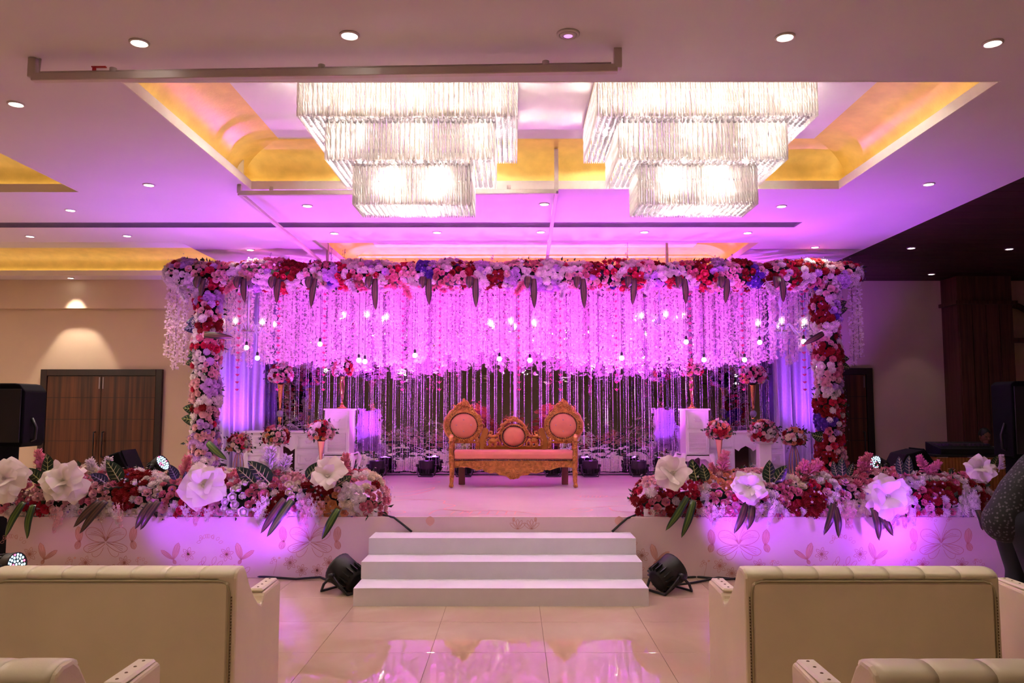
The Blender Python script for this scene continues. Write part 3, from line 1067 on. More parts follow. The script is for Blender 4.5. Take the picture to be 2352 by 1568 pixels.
TIERS = [(1.70, 1.20, 4.29), (1.335, .86, 4.00), (.97, .45, 3.69)]
def chandelier(cx, cy, label):
    t = thing('crystal_chandelier', label, 'chandelier', (cx, cy, 4.29), 0, 'tiered crystal chandeliers')
    rods, balls = [], []
    for k, (w, d, zt) in enumerate(TIERS):
        z = zt - 4.29
        obj('tier_plate', MB().box(-w / 2 - .01, w / 2 + .01, -d / 2 - .01, d / 2 + .01, z - .015 + (0 if k == 0 else -.0), z - .001, c=.003), m_plate, t)
        sp = .0195
        nx, ny = int(w / sp), int(d / sp)
        for i in range(nx + 1):
            x = -w / 2 + w * i / nx
            rods.append((x, -d / 2, z - .015)); rods.append((x, d / 2, z - .015))
        for j in range(1, ny):
            y = -d / 2 + d * j / ny
            rods.append((-w / 2, y, z - .015)); rods.append((w / 2, y, z - .015))
        # second, looser layer just inside the outer fringe
        for i in range(int(w / .034)):
            rods.append((-w / 2 + .02 + i * .034, -d / 2 + .026, z - .016))
        zb = z - RODL + .0
        nw = TIERS[k + 1] if k < 2 else (0, 0, 0)
        bs = .046
        bx, by = int((w - .05) / bs), int((d - .05) / bs)
        for i in range(bx + 1):
            for j in range(by + 1):
                x = -(bx * bs) / 2 + i * bs; y = -(by * bs) / 2 + j * bs
                if abs(x) < nw[0] / 2 - .02 and abs(y) < nw[1] / 2 - .02:
                    continue
                balls.append((x, y, zb + .004))
        for (bx_, by_) in [(-w / 2 + w * (i + .5) / 5, sy * d * .30) for i in range(5) for sy in (-1, 1)]:
            if (k == 2 and abs(abs(bx_) - w * .2) > .02) or (k == 1 and abs(abs(bx_) - w * .2) < .02):
                continue
            put('bulb', bulb_me, t, loc=(bx_, by_, z - .14))
    # the hanging wires of the balls and all pieces past the nearest 300 are joined
    key = lambda p: (p[1] + cy) - p[2] * .6
    for name, me, mb, m, lst in (('crystal_rod', rod_me, rod_mb, m_rod, rods), ('crystal_ball', ball_me, ball_mb, m_ball, balls)):
        lst.sort(key=key)
        for p in lst[:300]:
            put(name, me, t, loc=p)
        st = MB()
        for p in lst[300:]:
            st.join(mb, Matrix.Translation(p))
        obj(name + '_rows', st, m, t, kind='stuff')
    return t
chandelier(-.825, 6.60, 'three tiered rectangular crystal rod chandelier in the gold tray, the left one')
chandelier(1.50, 6.60, 'three tiered rectangular crystal rod chandelier in the gold tray, the right one')
# ================================================================== golden settee
m_gilt = mat('antique gilt carving', rgb(190, 132, 66), 0.36, metal=0.6, var=0.3, vscale=22, bump=0.5, bscale=55)
m_gilt2 = mat('bright gilt', rgb(212, 160, 84), 0.32, metal=0.5, var=0.15, vscale=25)
m_rose = mat('salmon velvet', rgb(214, 130, 100), 0.75, var=0.06, vscale=10, sheen=.3)
m_ochre = mat('ochre back cloth', rgb(172, 116, 34), 0.7)
m_rope = mat('dark piping cord', rgb(66, 26, 22), 0.6)
m_legw = mat('brown rear leg wood', rgb(110, 60, 46), 0.5)
st = thing('golden_settee', 'carved gilt wedding settee with salmon velvet seat and oval backs', 'settee', (-.005, 11.05, ZS))
def S(cx, cz):      # crop pixel (6.19 px per photo px) to settee metres
    return ((cx - 1199) / 1027.0, (1352 - cz) / 1027.0)
def rope_ring(mb, pts, r=.010, mi=0, closed=True):
    n = len(pts)
    for i in range(n if closed else n - 1):
        a, b = Vector(pts[i]), Vector(pts[(i + 1) % n])
        c = (a + b) / 2
        d = (b - a)
        L_ = d.length
        q = Vector((0, 1, 0)).rotation_difference(d.normalized() if L_ else Vector((0, 1, 0))).to_matrix().to_4x4()
        M = Matrix.Translation(c) @ q @ Matrix.Rotation(.6, 4, 'Z')
        mb.ball((0, 0, 0), (r, L_ * .62, r), 6, 4, mi, M)
    return mb
def oval(cx, cz, rx, rz, n, y=0):
    return [(cx + rx * cos(2 * pi * i / n), y, cz + rz * sin(2 * pi * i / n)) for i in range(n)]
def oval_cushion(cx, cz, rx, rz, y0, depth):
    mb = MB()
    rings = []
    for k in range(7):
        t = k / 6
        s = cos(t * pi / 2)
        rings.append(oval(cx, cz, max(rx * s, .001), max(rz * s, .001), 32, y0 - depth * sin(t * pi / 2) ** 1.2))
    return mb.loft(rings, 0, True, False)
def carve(mb, path_xz, r0, y, seed, n=26):
    """small leaf scroll lumps along a path to make the carving read"""
    r = random.Random(seed)
    m = len(path_xz)
    for i in range(n):
        f = i / max(1, n - 1) * (m - 1)
        k = min(int(f), m - 2)
        t = f - k
        x = path_xz[k][0] * (1 - t) + path_xz[k + 1][0] * t
        z = path_xz[k][1] * (1 - t) + path_xz[k + 1][1] * t
        a = atan2(path_xz[k + 1][1] - path_xz[k][1], path_xz[k + 1][0] - path_xz[k][0]) + r.uniform(-.9, .9)
        L_ = r0 * r.uniform(.8, 1.5)
        pts = []
        for j in range(7):
            s = j / 6
            b = a + s * 2.6 * (1 if i % 2 else -1)
            pts.append((x + L_ * s * cos(b), y - .006, z + L_ * s * sin(b)))
        mb.tube(pts, [.010, .011, .010, .009, .008, .007, .004], 5, 0)
    return mb
def wing_back(sg):
    p0 = S(475, 495); cx, cz = -abs(p0[0]) * -sg, p0[1]
    rx, rz = .192, .178
    # outer outline as polar radii, with a crest on top and a waist below
    n = 48
    outer = []
    for i in range(n):
        a = 2 * pi * i / n
        up = max(0.0, sin(a))
        base_x = .272
        r_ = 1 / sqrt((cos(a) / base_x) ** 2 + (sin(a) / (.245 if sin(a) > 0 else .235)) ** 2)
        r_ += .115 * math.exp(-((a - pi / 2) / .42) ** 2) + .012 * sin(a * 14) * up
        outer.append((cx + r_ * cos(a), cz + r_ * sin(a)))
    inner = [(cx + rx * cos(2 * pi * i / n), cz + rz * sin(2 * pi * i / n)) for i in range(n)]
    mb = MB()
    Y0, Y1 = .33, .38          # front and rear of the frame
    rings = [[(x, Y1, z) for x, z in inner], [(x, Y0 + .01, z) for x, z in inner],
             [(cx + (x - cx) * 1.06, Y0 - .015, cz + (z - cz) * 1.06) for x, z in inner],
             [(x * .5 + u * .5, Y0 + .012, z * .5 + w * .5) for (x, z), (u, w) in zip(inner, outer)],
             [(cx + (x - cx) * .97, Y0 - .005, cz + (z - cz) * .97) for x, z in outer],
             [(x, Y0 + .012, z) for x, z in outer], [(x, Y1, z) for x, z in outer], [(x, Y1, z) for x, z in inner]]
    mb.loft(rings, 0, True, False)
    mid = [(x * .45 + u * .55, z * .45 + w * .55) for (x, z), (u, w) in zip(inner, outer)]
    carve(mb, mid + mid[:1], .045, Y0 + .006, 3 + sg, 44)
    crest = [(cx - .15, cz + .24), (cx - .05, cz + .31), (cx, cz + .33), (cx + .05, cz + .31), (cx + .15, cz + .24)]
    carve(mb, crest, .034, Y0 + .002, 9, 18)
    mb.ball((cx, Y0, cz + .36), (.022, .015, .03), 8, 6)
    # posts from the wing down to the seat and the lower rail
    for dx in (-.15, .19) if sg < 0 else (-.19, .15):
        mb.tube([(cx + dx * .9, .355, cz - .17), (cx + dx * 1.05, .355, cz - .25), (cx + dx, .355, .42)], [.03, .032, .028], 8)
        carve(mb, [(cx + dx, cz - .2), (cx + dx, .5)], .03, .33, 4, 6)
    mb.box(cx - .22, cx + .22, .335, .38, .585, .615, c=.006)
    w = obj('wing_frame', mb, m_gilt, st)
    obj('oval_pad', oval_cushion(cx, cz, rx + .004, rz + .004, .345, .06), m_rose, w)
    rp = MB()
    rope_ring(rp, oval(cx, cz, rx + .006, rz + .006, 46, .325), .009)
    obj('rope_trim', rp, m_rope, w)
    for bx, bz in ((0, .085), (-.105, .01), (.105, .01), (0, -.075)):
        bb = MB().ball((cx + bx, .292, cz + bz), (.008, .005, .008), 8, 5)
        obj('button', bb, mat('crystal button', rgb(220, 200, 220), .15, .5), w)
    # padded outer edge of the wing, lit violet in the photo, covered in the same cloth
    eb = MB()
    ed = [(x, z) for (x, z), i in zip(outer, range(n)) if (cos(2 * pi * i / n) * sg > .35)]
    if sg < 0:
        ed = sorted(ed, key=lambda p: p[1])
    else:
        ed = sorted(ed, key=lambda p: p[1])
    eb.tube([(x + sg * .0, .385, z) for x, z in ed], .028, 8)
    eb.tube([(ed[0][0], .385, ed[0][1]), (cx + sg * .13, .40, .62)], [.028, .034], 8)
    obj('edge_pad', eb, m_rose, w)
    return cx, cz
for sg in (-1, 1):
    wing_back(sg)
# middle back: raised oval, scroll arch, elephants
ox, oz = S(1205, 645)
mb = MB()
n = 40
ring_in = oval(ox, oz, .158, .143, n)
ring_out = oval(ox, oz, .190, .172, n)
rings = [[(x, .36, z) for x, _, z in ring_in], [(x, .315, z) for x, _, z in ring_in], [(x * .5 + u * .5, .30, z * .5 + w * .5) for (x, _, z), (u, _, w) in zip(ring_in, ring_out)], [(x, .318, z) for x, _, z in ring_out], [(x, .36, z) for x, _, z in ring_out], [(x, .36, z) for x, _, z in ring_in]]
mb.loft(rings, 0, True, False)
arch = [S(*p) for p in ((850, 600), (862, 578), (885, 580), (890, 605), (872, 625), (850, 615), (845, 640), (900, 655), (960, 640), (1010, 580), (1050, 490), (1110, 430), (1199, 400), (1290, 430), (1350, 490), (1390, 580), (1440, 640), (1500, 655), (1555, 640), (1550, 615), (1528, 625), (1510, 605), (1515, 580), (1538, 578), (1550, 600))]
mb.tube([(x, .33, z) for x, z in arch], [.014] * 6 + [.024] * 6 + [.03] + [.024] * 6 + [.014] * 6, 8)
carve(mb, arch[8:17], .04, .305, 12, 20)
top = S(1199, 385)
for k in (-2, -1, 0, 1, 2):
    mb.ball((top[0] + k * .028, .32, top[1] + .01 - abs(k) * .006), (.016, .014, .02), 7, 5)
for sg in (-1, 1):
    # side loops around each elephant
    lp = [S(*p) for p in ((840, 645), (800, 680), (785, 740), (800, 795))]
    mb.tube([(sg * -x, .33, z) for x, z in lp], .016, 6)
    carve(mb, [(sg * -x, z) for x, z in lp], .02, .325, 30, 7)
    mb.box(min(sg * .40, sg * .12), max(sg * .40, sg * .12), .32, .36, .535, .552)
mid = obj('middle_frame', mb, m_gilt, st)
obj('oval_pad', oval_cushion(ox, oz, .160, .145, .33, .05), m_rose, mid)
rp = MB(); rope_ring(rp, oval(ox, oz, .162, .148, 38, .305), .009)
obj('rope_trim', rp, m_rope, mid)
for sg in (-1, 1):
    e = MB()
    c = S(905, 725)
    X = lambda dx: sg * (-abs(c[0])) * -1 + sg * -dx * -1
    ex = sg * abs(c[0]); ez = c[1]
    # head towards the middle
    def E(dx, dz, y=.33): return (ex - sg * dx, y, ez + dz)
    e.ball(E(-.005, .012), (.062, .035, .040), 12, 8)
    e.ball(E(.062, .022, .325), (.028, .028, .030), 10, 7)
    e.ball(E(.045, .020, .30), (.016, .007, .024), 8, 6)
    e.tube([E(.08, .015, .32), E(.10, -.01, .318), E(.098, -.045, .318), E(.115, -.06, .318), E(.128, -.045, .318)], [.014, .012, .010, .008, .006], 7)
    for dx in (-.048, -.028, .025, .045):
        e.tube([E(dx, -.01), E(dx - .006, -.045), E(dx + .004, -.078)], [.017, .013, .014], 7)
    e.tube([E(-.06, .02), E(-.075, -.01), E(-.07, -.04)], [.005, .004, .003], 5)
    e.box(min(E(-.03, 0)[0], E(.03, 0)[0]), max(E(-.03, 0)[0], E(.03, 0)[0]), .292, .30, ez + .0, ez + .05, c=.003)
    obj('carved_elephant', e, m_gilt, st)
# ochre upholstery behind the middle frame
oc = MB()
for sg in (-1, 1):
    pts = [S(*p) for p in ((690, 835), (685, 760), (720, 640), (760, 530), (800, 520), (835, 560), (820, 640), (790, 740), (790, 835))]
    pts = [(sg * -x, z) for x, z in pts]
    oc.prism(pts if sg > 0 else pts[::-1], .365, .41)
oc.box(-.42, .42, .345, .41, .48, .545, c=.008)
obj('back_cushion', oc, m_ochre, st)
# seat
seat = MB()
def seat_prof(x):
    return [(x, -.02, .372), (x, -.03, .40), (x, -.03, .45), (x, -.01, .485), (x, .05, .505), (x, .25, .505), (x, .40, .49), (x, .40, .372)]
seat.loft([seat_prof(-.815), seat_prof(.82)], 0, False)
so = obj('seat', seat, m_rose, st, bevel=.012)
rp = MB()
rope_ring(rp, [(-.815 + 1.635 * i / 70, -.035, .377) for i in range(71)], .009, 0, False)
for sx in (-.818, .823):
    rope_ring(rp, [(sx, -.03, .377 + .13 * i / 8) for i in range(9)], .006, 0, False)
obj('rope_trim', rp, m_rope, so)
# carved apron with its scalloped drop
up = [(-.82, .365), (.82, .365)]
low_px = [(365, 1075), (480, 1065), (570, 1070), (690, 1112), (760, 1095), (800, 1130), (880, 1155), (950, 1140), (1000, 1175), (1100, 1185), (1130, 1215), (1199, 1236), (1270, 1215), (1300, 1185), (1400, 1175), (1450, 1140), (1520, 1155), (1600, 1130), (1640, 1095), (1710, 1112), (1830, 1070), (1920, 1065), (2035, 1075)]
low = [S(*p) for p in low_px]
ap = MB()
ap.prism(up + low[::-1], -.03, .01)
carve(ap, [(-.75, .32), (.75, .32)], .045, -.03, 41, 34)
carve(ap, [(x, z + .03) for x, z in low[3:-3]], .03, -.032, 44, 26)
ap.tube([(x, -.03, z + .006) for x, z in low], .008, 6)
ap.tube([(-.82, -.03, .36), (.82, -.03, .36)], .007, 6)
for k in range(9):
    a = pi + pi * (k + .5) / 9
    c = (.0, .22)
    ap.tube([(c[0], -.035, c[1]), (c[0] + .10 * cos(a), -.04, c[1] + .085 * sin(a))], [.006, .014], 6)
ap.ball((0, -.035, .225), (.03, .015, .03), 10, 6)
obj('apron', ap, m_gilt, st)
for sg in (-1, 1):
    lg = MB()
    pts = [(sg * .848, -.035, .035), (sg * .845, -.03, .10), (sg * .842, -.03, .25), (sg * .845, -.03, .35), (sg * .852, -.03, .45), (sg * .855, -.03, .55), (sg * .855, -.03, .64)]
    lg.tube(pts, [.026, .030, .036, .042, .034, .029, .026], 8)
    lg.ball((sg * .849, -.045, .030), (.034, .042, .032), 10, 7)
    for j in (-1, 0, 1):
        lg.tube([(sg * .849 + j * .02, -.085, .012), (sg * .849 + j * .016, -.07, .045), (sg * .849 + j * .014, -.05, .075)], .010, 6)
    carve(lg, [(sg * .845, .12), (sg * .845, .42)], .028, -.062, 50, 8)
    carve(lg, [(sg * .855, .5), (sg * .855, .6)], .022, -.055, 51, 4)
    obj('leg', lg, m_gilt, st)
    am = MB()
    am.tube([(sg * .855, -.045, .63), (sg * .855, -.04, .685), (sg * .855, .0, .70), (sg * .86, .15, .685), (sg * .875, .30, .69), (sg * .87, .38, .72)], [.026, .031, .030, .026, .024, .022], 8)
    am.cyl((sg * .828, -.04, .672), (sg * .882, -.04, .672), .034, n=12)
    obj('arm', am, m_gilt2, st)
    rl = MB()
    rl.box(sg * .735 - .045, sg * .735 + .045, .40, .46, 0, .36)
    obj('rear_leg', rl, m_legw, st, bevel=.006)

# ================================================================== white furniture
m_slat_shade = mat('painted slat shade', rgb(96, 86, 98), .6)  # dark tone painted in as the shade behind the louvre slats
m_handle = mat('cream drawer pull', rgb(226, 214, 220), .3)
def drawer_front(parent, x0, x1, z0, z1, y, pull=True):
    d = obj('drawer', MB().box(x0, x1, y - .012, y, z0, z1, c=.004), m_white, parent)
    fr = MB()
    m = .022
    for q in ((x0 + m, x1 - m, z0 + m, z0 + m + .012), (x0 + m, x1 - m, z1 - m - .012, z1 - m), (x0 + m, x0 + m + .012, z0 + m, z1 - m), (x1 - m - .012, x1 - m, z0 + m, z1 - m)):
        fr.box(q[0], q[1], y - .020, y - .012, q[2], q[3])
    obj('moulding', fr, m_white, d)
    if pull:
        cx, cz = (x0 + x1) / 2, (z0 + z1) / 2
        h = MB()
        h.tube([(cx - .045, y - .012, cz + .015), (cx - .045, y - .035, cz + .012), (cx - .03, y - .04, cz - .018), (cx + .03, y - .04, cz - .018), (cx + .045, y - .035, cz + .012), (cx + .045, y - .012, cz + .015)], .006, 6)
        obj('handle', h, m_handle, d)
    return d
def cab_leg(mb, x, y, sx, sy, h=.34):
    pts = [(x, y, h), (x + sx * .035, y + sy * .035, h - .07), (x + sx * .03, y + sy * .03, h - .14), (x, y, .10), (x + sx * .005, y, .04), (x + sx * .025, y + sy * .02, 0)]
    mb.tube(pts, [.045, .045, .034, .022, .022, .03], 8)
def tall_cabinet(px0, px1, side):
    y = 11.85
    a = atY(px0, 938, y); b = atY(px1, 938, y)
    w = b.x - a.x
    h = a.z - ZS
    d = .40
    t = thing('tall_cabinet', 'white tall cabinet with a drawer and louvred door on curved legs, %s of the settee' % side, 'cabinet', ((a.x + b.x) / 2, y, ZS), 0, 'white side cabinets')
    hb = .40
    obj('body', MB().box(-w / 2 + .012, w / 2 - .012, .0, d, hb, h - .025), m_white, t, bevel=.003)
    obj('top', MB().box(-w / 2 - .012, w / 2 + .012, -.015, d + .01, h - .025, h, c=.005), m_white, t)
    drawer_front(t, -w / 2 + .035, w / 2 - .035, h - .30, h - .05, 0)
    dr = obj('door', MB().box(-w / 2 + .035, w / 2 - .035, -.010, 0, hb + .02, h - .33, c=.003), m_white, t)
    z0, z1 = hb + .045, h - .355
    n = 11
    bk = obj('recess_shade', MB().box(-w / 2 + .06, w / 2 - .06, -.0105, -.009, z0, z1), m_slat_shade, dr)
    for k in range(n):
        zz = z0 + (z1 - z0) * (k + .5) / n
        M = Matrix.Translation((0, -.014, zz)) @ Matrix.Rotation(.5, 4, 'X')
        obj('louvre_slat', MB().box(-w / 2 + .062, w / 2 - .062, -.003, .003, -.014, .014, T=M), m_white, dr)
    # scalloped apron and cabriole legs
    ap = MB()
    W = w / 2 + .05
    pts = [(-W, .40), (W, .40), (W, .31), (W - .09, .30), (W - .13, .335), (.05, .335), (0, .36), (-.05, .335), (-W + .13, .335), (-W + .09, .30), (-W, .31)]
    ap.prism(pts, -.03, -.005)
    ap.prism(pts, d + .005, d + .03)
    ap.box(-W, -W + .025, -.03, d + .03, .32, .40).box(W - .025, W, -.03, d + .03, .32, .40)
    ap.box(-W, W, -.03, d + .03, .385, .405)
    obj('apron', ap, m_white, t)
    for sx in (-1, 1):
        for sy, yy in ((-1, -.005), (1, d + .005)):
            lg = MB(); cab_leg(lg, sx * (W - .035), yy, sx, sy, .40)
            obj('leg', lg, m_white, t)
    return t
tall_cabinet(745, 805, 'left')
tall_cabinet(1572, 1629, 'right')
def desk(px0, px1, side):
    y = 12.15
    a = atY(px0, 990, y); b = atY(px1, 990, y)
    w = b.x - a.x; h = a.z - ZS; d = .5
    t = thing('white_desk', 'white kneehole desk with drawers behind the vases, %s end of the stage' % side, 'desk', ((a.x + b.x) / 2, y, ZS), 0, 'white kneehole desks')
    obj('top', MB().box(-w / 2, w / 2, -.02, d, h - .03, h, c=.006), m_white, t)
    pw = w * .34
    for sg in (-1, 1):
        x0, x1 = (-w / 2 + .03, -w / 2 + .03 + pw) if sg < 0 else (w / 2 - .03 - pw, w / 2 - .03)
        ped = obj('pedestal', MB().box(x0, x1, 0, d - .03, .13, h - .03), m_white, t, bevel=.003)
        drawer_front(ped, x0 + .025, x1 - .025, h - .26, h - .06, 0)
        obj('moulding', MB().box(x0 + .02, x1 - .02, -.012, 0, .18, h - .29, c=.004), m_white, ped)
        drawer_front(ped, x0 + .05, x1 - .05, .22, h - .33, -.012, pull=True)
        xm = (x0 + x1) / 2; hw = (x1 - x0) / 2
        sk = MB()
        p = [(xm - hw - .01, .16), (xm + hw + .01, .16), (xm + hw + .01, .05), (xm + hw - .05, .02), (xm + .05, .03), (xm, .07), (xm - .05, .03), (xm - hw + .05, .02), (xm - hw - .01, .05)]
        sk.prism(p, -.02, .0).prism(p, d - .05, d - .03)
        sk.box(xm - hw - .01, xm - hw + .015, -.02, d - .03, .0, .16).box(xm + hw - .015, xm + hw + .01, -.02, d - .03, .0, .16)
        obj('skirt', sk, m_white, ped)
    gx = w / 2 - .03 - pw
    ap = MB()
    ap.prism([(-gx, h - .03), (gx, h - .03), (gx, h - .26), (gx - .06, h - .30), (gx * .45, h - .26), (0, h - .22), (-gx * .45, h - .26), (-gx + .06, h - .30), (-gx, h - .26)], .0, .02)
    obj('apron', ap, m_white, t)
    obj('modesty_panel', MB().box(-gx, gx, d - .06, d - .04, .05, h - .03), mat('brown panel', rgb(96, 56, 56), .6), t)
    return t
desk(556, 748, 'left')
desk(1618, 1806, 'right')

# ================================================================== flowers
COLS = {'white': rgb(240, 226, 224), 'cream': rgb(236, 220, 190), 'blush': rgb(240, 186, 190), 'pink': rgb(226, 128, 150), 'hot': rgb(212, 42, 78), 'red': rgb(150, 8, 22), 'lilac': rgb(214, 168, 226), 'purple': rgb(96, 52, 170), 'peach': rgb(232, 160, 110)}
FM = {k: mat(k + ' silk flower', v, .65, var=.12, vscale=14, trans=.22) for k, v in COLS.items()}
m_leaf = mat('dark green leaf', rgb(34, 62, 30), .4, var=.3, vscale=12)
m_leafd = mat('caladium leaf green', rgb(22, 50, 28), .35, var=.2, vscale=10)
m_vein = mat('pale leaf vein', rgb(176, 182, 110), .5)
m_lime = mat('leaf lime stripe', rgb(84, 108, 36), .4, var=.15)
m_bronze = mat('bronze leaf edge', rgb(44, 34, 34), .35, var=.2)
m_tan = mat('tan leaf stripe', rgb(92, 66, 48), .4)
m_moss = mat('dark green flower core', rgb(24, 40, 24), .8, var=.4, vscale=30)
def petal(mb, a, r, w, z0, z1, cup, mi=0):
    """one cupped petal starting at the axis, 2 x 2 quads"""
    ca, sa = cos(a), sin(a)
    vs = []
    for j in range(3):
        t = j / 2
        rr = r * (.25 + .75 * t)
        zz = z0 + (z1 - z0) * t
        ww = w * (.55, 1.0, .75)[j]
        for i in (-1, 0, 1):
            u = rr - (cup * r * .25 if i else 0) * (1 if j else .3)
            vs.append((u * ca - i * ww * sa, u * sa + i * ww * ca, zz + (.10 * abs(i) * cup if j else 0) - (.12 if j == 2 and i == 0 else 0) * cup))
    mb.add(vs, [(0, 1, 4, 3), (1, 2, 5, 4), (3, 4, 7, 6), (4, 5, 8, 7)], mi, True)
def rose_mb():
    mb = MB()
    for n, r, w, z0, z1, off in ((3, .30, .30, .1, .72, .2), (5, .62, .42, -.02, .60, .7), (6, .98, .50, -.15, .28, 0.1)):
        for k in range(n):
            petal(mb, off + 2 * pi * k / n, r, w, z0, z1, .8)
    mb.ball((0, 0, .42), (.2, .2, .28), 6, 4)
    return mb
def carnation_mb(seed):
    r = random.Random(seed)
    mb = MB()
    # ruffled dome: concentric frilled rings
    for n, rad, z in ((14, 1.0, .05), (13, .82, .34), (10, .58, .54), (6, .30, .66)):
        vs = [(0, 0, z - .35)]
        for k in range(2 * n):
            a = pi * k / n + r.uniform(-.08, .08)
            q = rad * (r.uniform(.94, 1.06) if k % 2 else r.uniform(.80, .93))
            vs.append((q * cos(a), q * sin(a), z + (.10 if k % 2 else -.10) + r.uniform(-.04, .04)))
        m = 2 * n
        mb.add(vs, [(0, 1 + k, 1 + (k + 1) % m) for k in range(m)], 0, False)
    return mb
def tulip_mb():
    mb = MB()
    for k in range(5):
        petal(mb, 2 * pi * k / 5, .75, .5, -.2, .8, 1.2)
    mb.ball((0, 0, .3), (.45, .45, .5), 8, 5)
    return mb
def star_mb():
    mb = MB()
    for k in range(5):
        a = 2 * pi * k / 5
        mb.add([(0, 0, 0), (cos(a - .4) * .6, sin(a - .4) * .6, .15), (cos(a), sin(a), .05), (cos(a + .4) * .6, sin(a + .4) * .6, .15)], [(0, 1, 2, 3)])
    return mb
FL = {'rose': rose_mb(), 'carnation': carnation_mb(1), 'carnation2': carnation_mb(2), 'tulip': tulip_mb()}
FME = {}
def fme(kind, col):
    if (kind, col) not in FME:
        FME[(kind, col)] = FL[kind].mesh(kind, FM[col])
    return FME[(kind, col)]
PALETTE = ['white', 'cream', 'blush', 'pink', 'hot', 'red', 'lilac', 'purple', 'peach']

def scatter(surface, n_try, r_rng, seed, spacing=.62):
    """dart throwing on a surface function rng -> (point, normal)"""
    r = random.Random(seed)
    cell = .1
    gridd = {}
    out = []
    for _ in range(n_try):
        p, nn = surface(r)
        rad = r.uniform(*r_rng) * (1.0 if r.random() < .85 else 1.25)
        key = tuple(int(math.floor(c / cell)) for c in p)
        ok = True
        for dx in (-2, -1, 0, 1, 2):
            for dy in (-2, -1, 0, 1, 2):
                for dz in (-2, -1, 0, 1, 2):
                    for q, qr in gridd.get((key[0] + dx, key[1] + dy, key[2] + dz), ()):
                        if (q - p).length < spacing * (rad + qr):
                            ok = False; break
                    if not ok: break
                if not ok: break
            if not ok: break
        if ok:
            gridd.setdefault(key, []).append((p, rad))
            out.append((p, nn, rad))
    return out
def flower_mass(t, spots, clusters, seed, limit=300, back=None):
    """flowers of a thing: the ones that face the room are parts, the rest one joined part"""
    r = random.Random(seed)
    O = Vector(t.location)
    items = []
    for p, nn, rad in spots:
        w = O + p
        best = min(clusters, key=lambda c: (c[0] - p).length + r.uniform(0, .05))
        col, kind = best[1], best[2]
        if r.random() < .16:
            col, kind = r.choice(clusters)[1:3]
        vis = nn.dot((CAM - w).normalized())
        items.append((vis * rad, p, nn, rad * (1.12 if kind == 'carnation' else (1.25 if kind == 'tulip' else 1.0)), col, kind))
    items.sort(key=lambda q: -q[0])
    stf = {}
    for i, (vis, p, nn, rad, col, kind) in enumerate(items):
        kk = kind if kind != 'carnation' else r.choice(('carnation', 'carnation2'))
        nj = (nn + Vector((r.uniform(-.35, .35), r.uniform(-.35, .35), r.uniform(-.25, .35)))).normalized()
        M = Matrix.Translation(p) @ frameZ(nj, r.random() * 6.28).to_4x4() @ Matrix.Scale(rad, 4)
        if i < limit and vis > 0:
            put({'carnation2': 'carnation'}.get(kk, kk), fme(kk, col), t, M=M)
        elif vis > -.01 or i % 2 == 0:
            stf.setdefault(col, MB()).join(FL[kk], M)
    if stf:
        mb = MB(); mats = []
        for col, m in stf.items():
            mb.join(m, None, len(mats)); mats.append(FM[col])
        obj('flower_filling', mb, mats, t, kind='stuff')
def leaf_filler(t, spots, seed, n, size=.055, mats=None):
    r = random.Random(seed)
    mb = MB()
    for _ in range(n):
        p, nn, rad = r.choice(spots)
        d = (nn + Vector((r.uniform(-1, 1), r.uniform(-1, 1), r.uniform(-1, 1))) * .8).normalized()
        M = Matrix.Translation(p + nn * rad * .2 + Vector((r.uniform(-.04, .04), 0, r.uniform(-.04, .04)))) @ frameZ(d, r.random() * 6).to_4x4()
        s = size * r.uniform(.7, 1.4)
        mb.add([(0, 0, 0), (s * .35, .01, s * .5), (0, .0, s * 1.3), (-s * .35, .01, s * .5)], [(0, 1, 2, 3)], 0, False, M)
    obj('leaf_filling', mb, m_leaf, t, kind='stuff')
def sprig_filler(t, spots, seed, n, col='lilac', up=.0):
    """tiny filler blossoms on thin stalks"""
    r = random.Random(seed)
    mb = MB(); s5 = star_mb()
    for _ in range(n):
        p, nn, rad = r.choice(spots)
        d = (nn + Vector((r.uniform(-.6, .6), r.uniform(-.6, .6), r.uniform(-.6, .6) + up))).normalized()
        q = p + d * rad * r.uniform(.9, 1.7)
        mb.join(s5, Matrix.Translation(q) @ frameZ(d, r.random() * 6).to_4x4() @ Matrix.Scale(r.uniform(.010, .017), 4))
    obj('filler_blossom', mb, FM[col], t, kind='stuff')

def giant_petal(seed, L_, w, cup, flare):
    """one big soft petal growing along +Y from the flower's axis; cup lifts it, flare rolls its tip back"""
    r = random.Random(seed)
    p1, p2 = r.random() * 6, r.random() * 6
    mb = MB()
    def f(u, v):
        x = (u - .5) * 2
        vv = v * (1 - .10 * x * x - .05 * (1 - abs(x)) * (v > .9))
        ww = w * (.22 + 1.0 * sin(min(1.0, v * 1.02) * pi * .60) ** .9)
        ang = cup * (1 - vv) + (cup - flare) * vv
        yy = L_ * (.06 + vv * cos(ang * .9))
        zz = .01 + L_ * vv * sin(ang) * .9
        wave = (.13 * sin(x * 3.4 + p1) + .09 * sin(x * 6.5 + p2)) * L_ * v * v
        return (x * ww, yy, zz + .22 * w * x * x * (1 - .6 * v) + wave)
    mb.grid(f, 10, 9)
    return mb
m_foamp = mat('ivory foam petal', rgb(240, 230, 216), .6, var=.02, trans=.25)
GP = []
for i, (L_, w_, c_, fl) in enumerate(((.205, .098, .35, .55), (.185, .095, .75, .6), (.145, .080, 1.15, .45), (.10, .055, 1.4, .2))):
    GP.append([giant_petal(10 * i + j, L_ * (1 - .07 * j), w_ * (1 + .06 * j), c_ + .1 * j, fl).mesh('petal', m_foamp) for j in range(3)])
